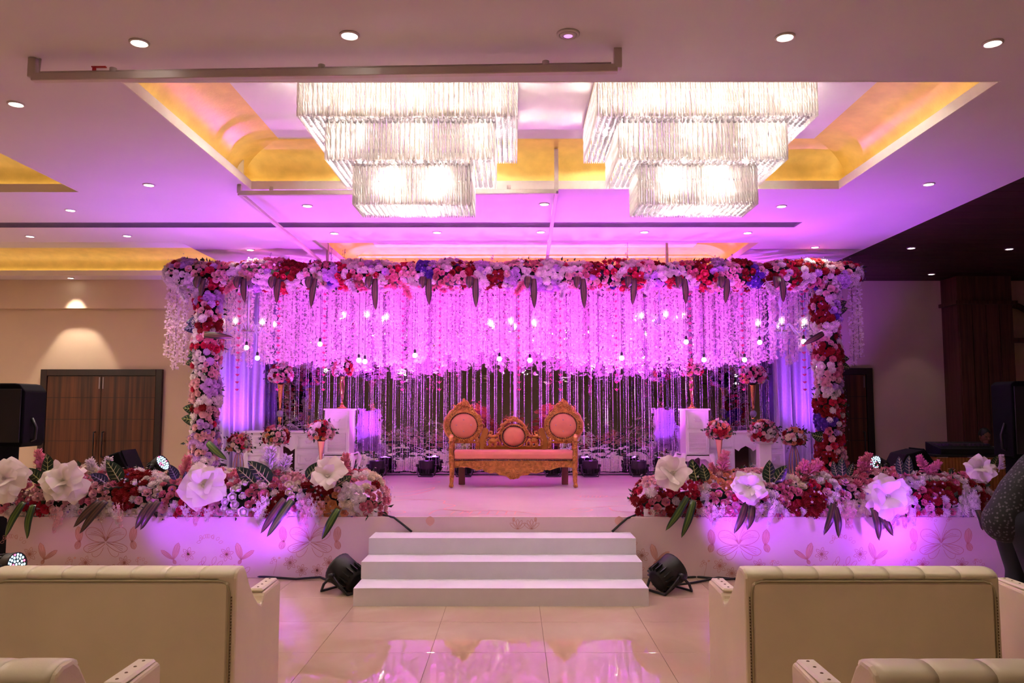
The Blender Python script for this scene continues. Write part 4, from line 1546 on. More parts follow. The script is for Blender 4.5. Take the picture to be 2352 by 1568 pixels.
def giant_flower(t, loc, facing, size, rings=(5, 4, 3), seed=0):
    r = random.Random(seed)
    M = Matrix.Translation(loc) @ frameZ(facing, r.random() * 6).to_4x4() @ Matrix.Scale(size, 4)
    ce = MB()
    for k in range(7):
        a = k * .9
        ce.tube([(0, 0, .0), (.012 * cos(a), .012 * sin(a), .03), (.022 * cos(a), .022 * sin(a), .05)], [.012, .011, .006], 5)
    ce.ball((0, 0, .0), (.04, .04, .03), 10, 6)
    g = obj('giant_flower', ce, m_foamp, t, M=M)
    k0 = 0 if len(rings) > 2 else 1
    for k, n in enumerate(rings):
        for i in range(n):
            a = 2 * pi * i / n + k * .6 + r.uniform(-.25, .25)
            o = put('petal', GP[min(k + k0, 3)][r.randrange(3)], g)
            o.matrix_basis = Matrix.Rotation(a, 4, 'Z') @ Matrix.Rotation(r.uniform(-.28, .22), 4, 'X') @ Matrix.Rotation(r.uniform(-.2, .2), 4, 'Y') @ Matrix.Translation((0, 0, .010 * k)) @ Matrix.Scale(r.uniform(.88, 1.1), 4)
    return g
def caladium_mb(L_=.24, w=.085):
    mb = MB()
    def f(u, v):
        x = (u - .5) * 2
        ww = w * sin(pi * min(1, .06 + v ** .8 * .94)) ** .7 * (1.05 - .25 * v)
        return (x * ww, -.03 * v * v + .018 * x * x * (1 - v * .6), v * L_)
    mb.grid(f, 6, 8, 0, True)
    def vein(pts, r):
        mb.tube(pts, r, 4, 1)
    vein([(0, -.004, 0), (0, -.010, L_ * .5), (0, -.033, L_ * .97)], [.006, .005, .001])
    for k in range(1, 6):
        v = k / 6.5
        for sg in (-1, 1):
            a = f(.5, v); b = f(.5 + sg * .38, min(1, v + .13))
            vein([(a[0], a[1] - .004, a[2]), (b[0], b[1] - .004, b[2])], [.0035, .0015])
    return mb
CAL = caladium_mb().mesh('caladium_leaf', [m_leafd, m_vein])
CALV = caladium_mb().mesh('caladium_leaf', [mat('violet sheen leaf', rgb(40, 36, 70), .3), mat('lilac vein', rgb(170, 150, 200), .5)])
def strap_mb(L_, w, arch=.10):
    """long striped leaf hanging down from its root at the origin"""
    mb = MB()
    n = 12
    cols = (-1, -.52, -.07, .07, .52, 1)
    vs = []
    for j in range(n + 1):
        v = j / n
        ww = w * (sin(pi * (.12 + .88 * v)) ** .6 if v < 1 else 0.0)
        y = -arch * sin(min(1, v * 1.5) * pi / 2) + arch * .35 * v * v
        z = .03 * sin(min(1, v * 3) * pi) - L_ * v ** 1.15
        for c in cols:
            vs.append((c * ww, y + .012 * (1 - c * c) * -1, z))
    fs = []; m = len(cols)
    for j in range(n):
        for i in range(m - 1):
            mb_mi = (0, 1, 2, 1, 0)[i]
            fs.append(((j * m + i, j * m + i + 1, (j + 1) * m + i + 1, (j + 1) * m + i), mb_mi))
    k = 0
    mb.v = vs
    for f, mi in fs:
        mb.f.append(f); mb.mi.append(mi); mb.sm.append(True)
    return mb
STRAP_G = strap_mb(.38, .038).mesh('strap_leaf', [m_leafd, m_lime, m_leafd])
STRAP_B = strap_mb(.38, .038).mesh('strap_leaf', [m_bronze, m_tan, m_bronze])
def plume_mb(seed, L_=.26):
    r = random.Random(seed)
    mb = MB()
    mb.tube([(0, 0, -.05), (0, 0, L_ * .5), (.01, 0, L_)], [.005, .004, .002], 5)
    for k in range(300):
        z = L_ * r.random() ** .8
        a = r.random() * 6.28
        rr = .078 * (1 - .55 * (z / L_)) * r.uniform(.6, 1.15)
        ca, sa = cos(a), sin(a)
        w = .006
        mb.add([(-sa * w, ca * w, z), (sa * w, -ca * w, z), (ca * rr + sa * .004, sa * rr - ca * .004, z + .028 + r.uniform(-.01, .02)), (ca * rr - sa * .004, sa * rr + ca * .004, z + .032 + r.uniform(-.01, .02))], [(0, 1, 2, 3)])
    return mb
m_plp = mat('pink plume', rgb(236, 150, 166), .7, var=.1, trans=.3)
m_plw = mat('white plume', rgb(240, 226, 232), .7, var=.05, trans=.3)
PLP = plume_mb(1).mesh('plume', m_plp)
PLW = plume_mb(2).mesh('plume', m_plw)
def wisteria_mb(seed, L_=.2):
    r = random.Random(seed)
    mb = MB(); s5 = star_mb()
    for k in range(46):
        v = r.random()
        a = r.random() * 6.28
        rr = .05 * (1 - v) + .008
        d = Vector((cos(a), sin(a), r.uniform(-.5, .4))).normalized()
        mb.join(s5, Matrix.Translation((cos(a) * rr, sin(a) * rr, -L_ * v)) @ frameZ(d, r.random() * 6).to_4x4() @ Matrix.Scale(r.uniform(.014, .022), 4))
    mb.tube([(0, 0, .03), (0, 0, -L_)], [.003, .001], 4)
    return mb
WIS = [wisteria_mb(i).mesh('blossom_spray', FM['blush' if i else 'white']) for i in range(2)]
# ------------------------------------------------------------------ placing leaves and plumes
def strap(t, root, tip, y, me, L0=.38, wide=1.0):
    O = Vector(t.location)
    a = atY(root[0], root[1], y); b = atY(tip[0], tip[1], y)
    d = (b - a); L_ = d.length
    z = -d.normalized()
    yv = Vector((0, 1, 0)); x = yv.cross(z).normalized(); yv = z.cross(x)
    M = Matrix((x, yv, z)).transposed().to_4x4()
    M.translation = a - O
    s = L_ / L0
    return put('strap_leaf', me, t, M=M @ Matrix.Diagonal((wide, 1.0, s, 1)))
def upright(t, name, me, base, tip, y, L0, wide=1.0, lean=0.0):
    """a leaf or plume rising from base to tip (photo pixels at depth y)"""
    O = Vector(t.location)
    a = atY(base[0], base[1], y); b = atY(tip[0], tip[1], y + lean)
    d = b - a; L_ = d.length
    z = d.normalized()
    yv = Vector((0, 1, 0)); x = yv.cross(z).normalized(); yv = z.cross(x)
    M = Matrix((x, yv, z)).transposed().to_4x4()
    M.translation = a - O
    s = L_ / L0
    return put(name, me, t, M=M @ Matrix.Diagonal((s * wide, s, s, 1)))

KIND = {'red': 'carnation', 'white': 'carnation', 'lilac': 'carnation', 'blush': 'rose', 'pink': 'rose', 'hot': 'rose', 'cream': 'carnation', 'peach': 'rose', 'purple': 'carnation'}
def rand_clusters(r, n, pt, weights):
    names = [k for k, w in weights for _ in range(w)]
    out = []; last = None
    for i in range(n):
        c = r.choice(names)
        while c == last:
            c = r.choice(names)
        last = c
        k = KIND[c] if r.random() < .8 else r.choice(('rose', 'carnation', 'tulip'))
        out.append((pt(i, r), c, k))
    return out

# ------------------------------------------------------------------ flower beam and columns
YA = 11.0
m_truss = mat('grey truss tube', rgb(110, 100, 110), .5)
zt = atY(1176, 592, YA - .15).z; zb = atY(1176, 660, YA - .15).z
bz, brz = (zt + zb) / 2 - .015, (zt - zb) / 2 - .03
bx0, bx1 = atY(372, 625, YA).x + .06, atY(1985, 625, YA).x - .06
beam = thing('flower_beam', 'long beam of lilac, white and red flowers across the top of the stage', 'flower arrangement', (0, YA, bz))
def beam_surf(r):
    x = r.uniform(bx0, bx1)
    e = min(1, min(x - bx0, bx1 - x) / .18)
    e = sqrt(max(.02, 1 - (1 - e) ** 2))
    a = r.uniform(-.35 * pi, 1.05 * pi) if r.random() < .93 else r.uniform(0, 2 * pi)
    a = pi + a * -1 + pi * .0
    ny, nz = -sin(a + pi / 2 - pi / 2 + 0) if False else cos(a), sin(a)
    wob = 1 + .13 * sin(x * 5.1) + .08 * sin(x * 13.7 + 1)
    p = Vector((x, ny * .22 * e, nz * brz * e * wob))
    n = Vector(((x - (bx0 if x < 0 else bx1)) * 0 + ((-1 if x < 0 else 1) * (1 - e)), ny * brz, nz * .22)).normalized()
    return p, n
r0 = random.Random(21)
bsp = scatter(beam_surf, 34000, (.042, .060), 22)
cl = rand_clusters(r0, 92, lambda i, r: Vector((bx0 + (bx1 - bx0) * (i + .5) / 92, -.22, r.uniform(-.18, .18))), [('lilac', 5), ('white', 7), ('blush', 5), ('red', 4), ('pink', 2), ('hot', 2), ('purple', 1)])
flower_mass(beam, bsp, cl, 23)
core = MB()
core.tube([(bx0 + .05, 0, 0), (bx1 - .05, 0, 0)], [brz * .8, brz * .8], 10)
obj('moss_core', core, m_moss, beam)
leaf_filler(beam, bsp, 24, 420, .045)
sprig_filler(beam, bsp, 25, 700, 'lilac')
sprig_filler(beam, bsp, 26, 260, 'purple', -.5)
for k, (px, L_, dx) in enumerate(((562, 44, 4), (641, 46, -2), (725, 56, -8), (862, 62, 3), (985, 50, 2), (1092, 56, 2), (1225, 58, 2), (1338, 58, 3), (1455, 50, -4), (1570, 48, 3), (1668, 46, -5), (1793, 44, 2), (470, 30, -4))):
    strap(beam, (px, 640), (px + dx, 652 + L_), YA - .24, STRAP_B, wide=1.2)
    strap(beam, (px - 12, 635), (px - 14, 664), YA - .25, STRAP_B, wide=1.4)
for px, py in ((545, 642), (925, 650), (1205, 645), (1300, 648), (1500, 642), (1760, 645), (410, 655), (1110, 655), (800, 640)):
    q = atY(px, py, YA - .22) - Vector(beam.location)
    put('plume', PLP if px % 2 else PLW, beam, M=Matrix.Translation(q) @ Matrix.Rotation(2.6 + .01 * (px % 60), 4, 'X') @ Matrix.Rotation(.5 * sin(px), 4, 'Y') @ Matrix.Scale(.9, 4))
for px, h in ((760, 30), (790, 28), (1440, 42), (1130, 14), (1680, 16), (620, 20)):
    q = atY(px, 600, YA) - Vector(beam.location)
    sp = MB(); s5 = star_mb(); rr = random.Random(px)
    hh = h / 160
    sp.tube([(0, 0, -.05), (.01, 0, hh)], [.003, .001], 4, 1)
    for k in range(16):
        v = rr.random(); a = rr.random() * 6.28
        sp.join(s5, Matrix.Translation((.02 * cos(a), .02 * sin(a), hh * v)) @ frameZ((cos(a), sin(a), .6)).to_4x4() @ Matrix.Scale(.014, 4))
    obj('sprig', sp, [FM['lilac'], m_leaf], beam, M=Matrix.Translation(q))

def column(pxc, side):
    c = atY(pxc, 860, YA)
    t = thing('flower_column', 'tall upright column of red, white and lilac flowers at the %s end of the stage' % side, 'flower arrangement', (c.x, YA, ZS), 0, 'flower columns')
    H = bz - brz * .6 - ZS
    rx, ry = .165, .19
    def surf(r):
        z = r.uniform(.05, H)
        a = r.uniform(0, 2 * pi)
        w = 1 + .12 * sin(z * 9 + pxc) + .06 * sin(z * 23)
        return Vector((rx * w * cos(a), ry * sin(a), z)), Vector((cos(a), sin(a), .05)).normalized()
    sp = scatter(surf, 12000, (.042, .060), pxc)
    rr = random.Random(pxc)
    cl = rand_clusters(rr, 30, lambda i, r: Vector((r.uniform(-.1, .1), -.19, H * (i + .5) / 30)), [('lilac', 3), ('white', 7), ('blush', 5), ('red', 3), ('pink', 2), ('hot', 2), ('purple', 1)])
    flower_mass(t, sp, cl, pxc + 1)
    obj('moss_core', MB().cyl((0, 0, 0), (0, 0, H), .13, n=10), m_moss, t)
    obj('base_plate', MB().box(-.25, .25, -.25, .25, 0, .012), m_black, t)
    leaf_filler(t, sp, pxc + 2, 110, .045)
    sprig_filler(t, sp, pxc + 3, 200, 'lilac')
    sprig_filler(t, sp, pxc + 4, 90, 'purple')
    return t
cL = column(474, 'left'); cR = column(1902, 'right')
for base, tip in (((462, 735), (428, 741)), ((462, 748), (424, 757)), ((455, 812), (431, 820)), ((455, 828), (427, 836)), ((456, 942), (421, 936)), ((456, 966), (418, 960))):
    upright(cL, 'caladium_leaf', CALV if base[1] < 800 else CAL, base, tip, YA - .12, .24, 1.1)
for base, tip in (((1918, 704), (1944, 692)), ((1918, 715), (1946, 708)), ((1922, 822), (1950, 824)), ((1925, 836), (1952, 846)), ((1895, 1005), (1862, 998)), ((1925, 935), (1945, 925))):
    upright(cR, 'caladium_leaf', CAL, base, tip, YA - .12, .24, 1.1)
strap(cL, (470, 768), (541, 776), YA - .22, STRAP_B, wide=1.2)
strap(cL, (478, 1015), (525, 1055), YA - .22, STRAP_G, wide=1.3)
strap(cR, (1890, 765), (1840, 792), YA - .22, STRAP_B, wide=1.1)

# ------------------------------------------------------------------ front arrangements
def front_bank(px0, px1, side, seed, tail):
    a = atY(px0, 1130, YS + .1); b = atY(px1, 1130, YS + .1)
    x0, x1 = a.x, b.x
    yc = YS + .24
    t = thing('flower_bank', 'bank of pink, red and white flowers on the stage edge, %s of the steps' % side, 'flower arrangement', ((x0 + x1) / 2, yc, ZS), 0, 'flower banks on the stage edge')
    hw = (x1 - x0) / 2
    def surf(r):
        x = r.uniform(-hw, hw)
        e = min(1, (hw - abs(x)) / .26)
        e = sqrt(max(.01, 1 - (1 - e) ** 2))
        a = r.uniform(-.16 * pi, .72 * pi)
        cy, cz = -cos(a), sin(a)
        w = 1 + .10 * sin(x * 4.3 + seed) + .06 * sin(x * 9.1)
        p = Vector((x, cy * .24 * (.35 + .65 * e), .11 + cz * .30 * e * w if cz > 0 else .10 + cz * .2))
        n = Vector(((1 if x > 0 else -1) * (1 - e) * 1.2, cy * .27, cz * .24 + .02)).normalized()
        return p, n
    sp = scatter(surf, 18000, (.040, .056), seed)
    rr = random.Random(seed)
    NC = 62
    cl = rand_clusters(rr, NC, lambda i, r: Vector((-hw + 2 * hw * (i + .5) / NC, -.2 * r.random(), r.uniform(.0, .34))), [('white', 9), ('blush', 6), ('pink', 6), ('red', 2), ('hot', 2), ('cream', 3), ('peach', 1)])
    flower_mass(t, sp, cl, seed + 1)
    core = MB()
    core.ball((0, 0, .08), (hw - .03, .20, .22), 24, 8)
    obj('moss_core', core, m_moss, t)
    obj('ledge_box', MB().box(-hw + .06, hw - .06, -.225, .2, 0, .075, c=.004), m_foam, t)
    leaf_filler(t, sp, seed + 2, 160, .045)
    sprig_filler(t, sp, seed + 3, 320, 'white')
    sprig_filler(t, sp, seed + 4, 70, 'purple')
    return t
bL = front_bank(-8, 884, 'left', 301, 1)
bR = front_bank(1462, 2285, 'right', 407, -1)
def bank_bits(t, giants, cals, plumes, straps, sprays):
    O = Vector(t.location)
    for px, py, w, face, rings, sd in giants:
        q = atY(px, py, YS - .06)
        giant_flower(t, q - O, face, w, rings, sd)
    for base, tip, v in cals:
        upright(t, 'caladium_leaf', CALV if v == 1 else CAL, base, tip, YS + .04, .24, .92 if v < 2 else .8, .03)
    for base, tip, white in plumes:
        upright(t, 'plume', PLW if white else PLP, base, tip, YS + .2, .27, 1.35)
    for root, tip, bro in straps:
        strap(t, root, tip, YS - .08, STRAP_B if bro else STRAP_G, wide=1.0)
    for px, py, L_, c in sprays:
        q = atY(px, py, YS - .07) - O
        put('blossom_spray', WIS[c], t, M=Matrix.Translation(q) @ Matrix.Rotation(.3 * sin(px), 4, 'Y') @ Matrix.Diagonal((1, 1, L_ / 46, 1)))
bank_bits(bL,
    [(14, 1102, 1.05, (.25, -1, .35), (5, 4, 3), 1), (150, 1106, 1.05, (.1, -1, .35), (5, 5, 4), 2), (468, 1116, 1.08, (.45, -1, .2), (5, 4, 3), 3), (754, 1096, 1.0, (.0, -1, .75), (5, 3), 4)],
    [((95, 1105), (62, 1075), 0), ((110, 1100), (112, 1042), 0), ((275, 1105), (247, 1055), 0), ((245, 1110), (210, 1088), 1), ((405, 1100), (390, 1066), 1), ((425, 1108), (428, 1082), 1), ((585, 1110), (545, 1072), 0), ((618, 1108), (572, 1058), 0), ((600, 1100), (580, 1058), 0), ((705, 1098), (735, 1060), 0), ((775, 1115), (808, 1092), 0)],
    [((100, 1085), (88, 1036), 0), ((228, 1110), (205, 1058), 1), ((238, 1100), (250, 1052), 1), ((420, 1105), (432, 1050), 0), ((628, 1110), (618, 1030), 1), ((640, 1110), (660, 1048), 1), ((788, 1095), (796, 1045), 0)],
    [((58, 1152), (22, 1230), 0), ((80, 1158), (72, 1234), 0), ((232, 1150), (178, 1208), 1), ((246, 1150), (192, 1222), 1), ((352, 1152), (318, 1212), 1), ((366, 1150), (330, 1214), 1), ((655, 1145), (604, 1222), 1), ((672, 1148), (618, 1230), 0), ((778, 1168), (743, 1236), 0)],
    [(140, 1172, 50, 1), (130, 1165, 40, 1), (262, 1165, 42, 0), (268, 1160, 50, 1), (425, 1160, 36, 0), (455, 1165, 40, 1), (480, 1168, 30, 0), (600, 1150, 60, 0), (612, 1140, 60, 0), (590, 1165, 40, 0), (690, 1150, 60, 1), (715, 1145, 62, 0), (735, 1150, 40, 1), (705, 1160, 50, 1)])
bank_bits(bR,
    [(1544, 1090, 1.03, (-.1, -1, .5), (5, 3), 5), (1718, 1118, .88, (-.1, -1, .25), (5, 4, 3), 6), (2036, 1142, 1.15, (-.2, -1, .2), (5, 5, 4), 7), (2252, 1077, .68, (-.2, -1, .6), (5, 4, 3), 8)],
    [((1600, 1104), (1588, 1054), 0), ((1622, 1104), (1612, 1064), 0), ((1768, 1108), (1766, 1056), 0), ((1778, 1108), (1806, 1068), 0), ((1922, 1092), (1912, 1058), 2), ((1935, 1092), (1932, 1050), 2), ((1950, 1092), (1958, 1064), 2), ((2072, 1088), (2062, 1048), 2), ((2088, 1088), (2086, 1046), 2), ((2282, 1075), (2290, 1046), 0)],
    [((1650, 1100), (1634, 1066), 0), ((1655, 1092), (1668, 1040), 0), ((1832, 1105), (1850, 1060), 0), ((1845, 1105), (1882, 1062), 0), ((1985, 1092), (1996, 1044), 0), ((1980, 1090), (1980, 1052), 0), ((2128, 1085), (2112, 1048), 0), ((2130, 1090), (2158, 1062), 0), ((2295, 1078), (2300, 1046), 1)],
    [((1578, 1140), (1526, 1216), 0), ((1592, 1148), (1562, 1232), 0), ((1712, 1155), (1682, 1222), 1), ((1726, 1160), (1712, 1214), 1), ((1912, 1155), (1886, 1226), 1), ((1914, 1160), (1920, 1232), 1), ((2002, 1165), (2012, 1238), 1), ((2012, 1172), (2044, 1228), 1), ((2242, 1170), (2248, 1215), 1), ((2262, 1165), (2278, 1205), 1)],
    [(1625, 1155, 44, 1), (1640, 1160, 46, 0), (1660, 1158, 40, 0), (1780, 1150, 60, 0), (1748, 1158, 40, 0), (1940, 1165, 50, 1), (1925, 1158, 40, 0), (1955, 1168, 46, 1), (2062, 1160, 60, 0), (2080, 1150, 60, 1), (2050, 1178, 44, 1), (2090, 1165, 40, 0), (2236, 1138, 55, 0), (2228, 1130, 50, 0)])

# ------------------------------------------------------------------ vases with bouquets
m_rosegold = mat('rose gold metal', rgb(228, 176, 150), .18, 1.0, var=.03)
m_gold2 = mat('polished gold', rgb(226, 180, 96), .16, 1.0, var=.03)
m_crys = clear_mat('vase crystal', (.62, .56, .68, 1), .55, .15, .03)
def bouquet(px, py, rpx, y, seed, label, weights, vase):
    """dome of roses; vase kind below it, standing at depth y"""
    c = atY(px, py, y)
    sc = rpx * y / F
    foot = vase[1]
    t = thing('bouquet', label, 'bouquet', c, 0, 'bouquets on stage')
    def surf(r):
        a = r.uniform(0, 2 * pi); z = r.uniform(-.55, 1)
        s = sqrt(1 - z * z)
        return Vector((s * cos(a), s * sin(a), z * .92)) * (sc * .86), Vector((s * cos(a), s * sin(a), z))
    sp = scatter(surf, 2500, (.032, .048), seed)
    rr = random.Random(seed)
    cl = rand_clusters(rr, 26, lambda i, r: Vector((r.uniform(-1, 1), r.uniform(-1, .3), r.uniform(-.6, 1))).normalized() * sc, weights)
    cl = [(p_, c_, 'rose' if rr.random() < .75 else k_) for p_, c_, k_ in cl]
    flower_mass(t, sp, cl, seed + 1, 80)
    obj('moss_core', MB().ball((0, 0, 0), (sc * .72, sc * .72, sc * .66), 12, 8), m_moss, t)
    leaf_filler(t, sp, seed + 2, 40, .04)
    for k in range(7):
        a = rr.uniform(0, 6.28)
        d = Vector((cos(a), sin(a) * .6 - .3, rr.uniform(-.5, .6))).normalized()
        tw = MB()
        tw.tube([d * sc * .6, d * sc * 1.15, d * sc * 1.35 + Vector((0, 0, -.02))], .002, 4)
        for j in range(6):
            q = d * sc * (.85 + .09 * j)
            n_ = Vector((rr.uniform(-1, 1), rr.uniform(-1, 1), rr.uniform(-1, 1))).normalized()
            M = Matrix.Translation(q) @ frameZ(n_).to_4x4()
            tw.add([(0, 0, 0), (.012, 0, .015), (0, 0, .034), (-.012, 0, .015)], [(0, 1, 2, 3)], 0, False, M)
        obj('twig', tw, m_leaf, t)
    # the vase
    kind = vase[0]
    h = c.z - sc * .60 - foot
    name = {'trumpet': 'trumpet_vase', 'crystal': 'trumpet_vase', 'wire': 'wire_vase', 'gold': 'gold_vase', 'pillar': 'pedestal'}[kind]
    v = thing(name, vase[2], 'pedestal' if kind == 'pillar' else 'vase', (c.x, y, foot), 0, 'vases and stands of the bouquets')
    if kind == 'trumpet':
        obj('bowl', MB().lathe([(.008, h * .28), (.014, h * .45), (.026, h * .7), (.05, h * .97), (.062, h), (.05, h * .99), (.02, h * .7), (.004, h * .5)], 16), m_rosegold, v)
        obj('stem', MB().lathe([(.010, .02), (.012, h * .1), (.022, h * .2), (.010, h * .26), (.012, h * .3)], 12), m_crys, v)
        obj('foot', MB().lathe([(.075, 0), (.075, .006), (.03, .015), (.010, .03)], 18), m_rosegold, v)
    elif kind == 'crystal':
        obj('bowl', MB().lathe([(.014, h * .42), (.022, h * .6), (.045, h * .95), (.055, h), (.045, h * .98), (.012, h * .6)], 16), m_gold2, v)
        obj('crystal_ball', MB().ball((0, 0, h * .36), .055, 14, 10), m_crys, v)
        obj('stem', MB().lathe([(.05, 0), (.05, .008), (.022, .03), (.016, h * .16), (.030, h * .27), (.012, h * .31)], 16), m_gold2, v)
    elif kind == 'gold':
        obj('bowl', MB().lathe([(.012, h * .22), (.03, h * .45), (.045, h * .75), (.03, h * .95), (.05, h), (.025, h * .95), (.02, h * .3)], 16), m_rosegold, v)
        obj('stem', MB().lathe([(.075, 0), (.08, .012), (.04, .03), (.03, .05), (.016, .06), (.024, h * .12), (.010, h * .22)], 16), m_gold2, v)
    elif kind == 'wire':
        for k in range(8):
            a = k * pi / 4
            pts = [((.02 + .055 * sin(pi * s) ** .8) * cos(a), (.02 + .055 * sin(pi * s) ** .8) * sin(a), h * (.12 + .88 * s)) for s in [i / 8 for i in range(9)]]
            obj('wire_rib', MB().tube(pts, .004, 5), m_rosegold, v)
        obj('foot', MB().lathe([(.065, 0), (.065, .008), (.02, .02), (.016, h * .12), (.024, h * .14)], 16), m_rosegold, v)
        obj('neck_ring', MB().lathe([(.022, h - .01), (.03, h), (.022, h + .006)], 16), m_rosegold, v)
    else:
        obj('shaft', MB().box(-.085, .085, -.085, .085, .04, h - .02, c=.004), m_white, v)
        obj('base', MB().box(-.12, .12, -.12, .12, 0, .04, c=.005), m_white, v)
        obj('cap', MB().box(-.11, .11, -.11, .11, h - .02, h + .02, c=.005), m_white, v)
DT = atY(600, 990, 12.15).z        # desk top
CT = atY(770, 938, 11.85).z        # cabinet top
Wt = [('white', 6), ('blush', 5), ('pink', 3), ('hot', 2), ('red', 2), ('peach', 2), ('cream', 2)]
bouquet(645, 862, 30, 12.4, 501, 'pink and red bouquet high on a trumpet vase over the left desk', Wt, ('crystal', DT, 'gold trumpet vase with a crystal ball standing on the left desk'))
bouquet(787, 848, 25, 12.05, 502, 'peach and red bouquet on top of the left tall cabinet', Wt, ('gold', CT, 'rose gold vase standing on the left tall cabinet'))
bouquet(549, 1021, 28, 11.25, 503, 'blush rose bouquet on a wire vase beside the left flower column', Wt, ('wire', ZS, 'rose gold wire vase beside the left flower column'))
bouquet(634, 1003, 31, 11.45, 504, 'white and red bouquet on the white pedestal before the left desk', Wt, ('pillar', ZS, 'white square pedestal before the left desk'))
bouquet(738, 992, 31, 11.2, 505, 'cream, peach and hot pink bouquet before the left tall cabinet', Wt, ('trumpet', ZS, 'slim rose gold trumpet vase before the left tall cabinet'))
bouquet(1588, 848, 27, 12.05, 506, 'pink and white bouquet on top of the right tall cabinet', Wt, ('gold', CT, 'gold vase standing on the right tall cabinet'))
bouquet(1728, 862, 32, 12.4, 507, 'blush and red bouquet high on a trumpet vase over the right desk', Wt, ('crystal', DT, 'gold trumpet vase with a crystal ball standing on the right desk'))
bouquet(1651, 990, 29, 11.2, 508, 'white, red and peach rose bouquet before the right tall cabinet', Wt, ('trumpet', ZS, 'slim rose gold trumpet vase before the right tall cabinet'))
bouquet(1753, 994, 35, 11.45, 509, 'large white and pink bouquet on the pedestal before the right desk', Wt, ('pillar', ZS, 'white square pedestal before the right desk'))
bouquet(1823, 1006, 28, 11.25, 510, 'dark leaved pink bouquet on a wire vase beside the right flower column', Wt, ('wire', ZS, 'rose gold wire vase beside the right flower column'))

# ------------------------------------------------------------------ par lights
m_blk = mat('matt black housing', rgb(24, 22, 24), .5, var=.2)
m_pvio = emit('violet par lens', (.55, .12, 1.0), 14.0)
m_ledw = emit('white blue led', (.45, .80, 1.0), 6.0)
m_ledr = emit('red led', (1.0, .1, .2), 5.0)
m_lensd = mat('dark par lens', rgb(40, 34, 60), .1)
def par(loc, aim, label, size=.26, lens='vio', pivot=.17, group='par lights', tall=0.0):
    t = thing('par_light', label, 'stage light', loc, 0, group)
    R_ = size / 2
    d = Vector(aim).normalized()
    H = Matrix.Translation((0, 0, pivot + tall)) @ frameZ(d).to_4x4()
    hb = MB()
    hb.lathe([(R_ * .55, -R_ * 1.15), (R_ * .7, -R_ * 1.1), (R_ * .78, -R_ * .5), (R_ * .95, -R_ * .35), (R_, R_ * .5), (R_ * 1.02, R_ * .62), (R_ * .93, R_ * .62), (R_ * .93, R_ * .52)], 22, T=H)
    head = obj('housing', hb, m_blk, t)
    fn = MB()
    for k in range(16):
        a = 2 * pi * k / 16
        fn.box(R_ * .72, R_ * .97, -.004, .004, -R_ * 1.0, -R_ * .38, T=H @ Matrix.Rotation(a, 4, 'Z'))
    obj('cooling_fin', fn, m_blk, head, kind='stuff')
    if lens == 'led':
        obj('lens', MB().lathe([(R_ * .9, R_ * .50), (.001, R_ * .50)], 22, T=H), m_lensd, head)
        ld = MB()
        rr = random.Random(3)
        for rad, n in ((0, 1), (.3, 6), (.58, 12), (.82, 17)):
            for k in range(n):
                a = 2 * pi * k / n + rad
                ld.ball((R_ * rad * cos(a), R_ * rad * sin(a), R_ * .52), (R_ * .105, R_ * .105, R_ * .04), 8, 4, 1 if rr.random() < .18 else 0, H)
        obj('led_cluster', ld, [m_ledw, m_ledr], head, kind='stuff')
    else:
        obj('lens', MB().lathe([(R_ * .92, R_ * .53), (R_ * .5, R_ * .56), (.001, R_ * .57)], 22, T=H), m_pvio if lens == 'vio' else m_lensd, head)
    side = d.cross(Vector((0, 0, 1)))
    if side.length < .2:
        side = Vector((1, 0, 0))
    side.z = 0; side.normalize()
    fw = Vector((-side.y, side.x, 0))
    P = Vector((0, 0, pivot + tall))
    w = R_ * 1.12
    yk = MB()
    for sg, lean in ((1, .0), (1, R_ * 1.1), (1, -R_ * 1.1)):
        base = fw * lean
        pts = [P + side * w, P + side * w * 1.02 + base * .6 + Vector((0, 0, -pivot * .5)), base + side * w * .8 + Vector((0, 0, tall + .008)), base - side * w * .8 + Vector((0, 0, tall + .008)), P - side * w * 1.02 + base * .6 + Vector((0, 0, -pivot * .5)), P - side * w]
        if lean == 0:
            continue
        yk.tube(pts, .013, 6)
    obj('yoke', yk, m_blk, t)
    for sg in (-1, 1):
        obj('knob', MB().cyl(P + side * sg * w * .9, P + side * sg * w * 1.22, .022, n=10), m_blk, t)
    if tall:
        obj('riser', MB().box(-.16, .16, -.14, .14, 0, tall, c=.006), m_blk, t)
    return H
PARS = [(772, 'half hidden behind the legs of the left tall cabinet'), (866, 'between the left tall cabinet and the settee'), (980, 'close to the left arm of the settee'), (1066, 'behind the left end of the settee'), (1270, 'behind the right end of the settee'), (1356, 'close to the right arm of the settee'), (1467, 'between the settee and the right tall cabinet'), (1545, 'half hidden behind the legs of the right tall cabinet')]
for k, (px, w) in enumerate(PARS):
    q = atY(px, 1080, 12.85)
    par((q.x, 12.85, ZS), (0, .02, 1), 'violet glowing par light on stage, ' + w, .25, 'vio', .17, 'violet par lights behind the settee')
    spot_lamp('par_beam', (q.x, 12.80, ZS + .32), (q.x * 1.02, 12.0, 3.4), P_PAR, MAGENTA if k in (1, 2, 3, 4, 5, 6) else VIOLET, 104, .9, .08)
for px, w in ((498, 'beside the foot of the left flower column'), (1936, 'beside the foot of the right flower column'), (1868, 'at the foot of the right curtain')):
    q = atY(px, 1080, 12.2 if px < 1000 else 12.0)
    sx = .15 if px < 1000 else -.15
    par((q.x, q.y, ZS), (sx, .3, 1), 'black par light pointing up, ' + w, .25, 'vio', .17, 'violet par lights at the stage ends')
    if px != 1868:
        spot_lamp('par_beam', (q.x, q.y, ZS + .32), (q.x * .97, 12.95, 2.6), P_PAR * .4, VIOLET, 80, .8, .08)
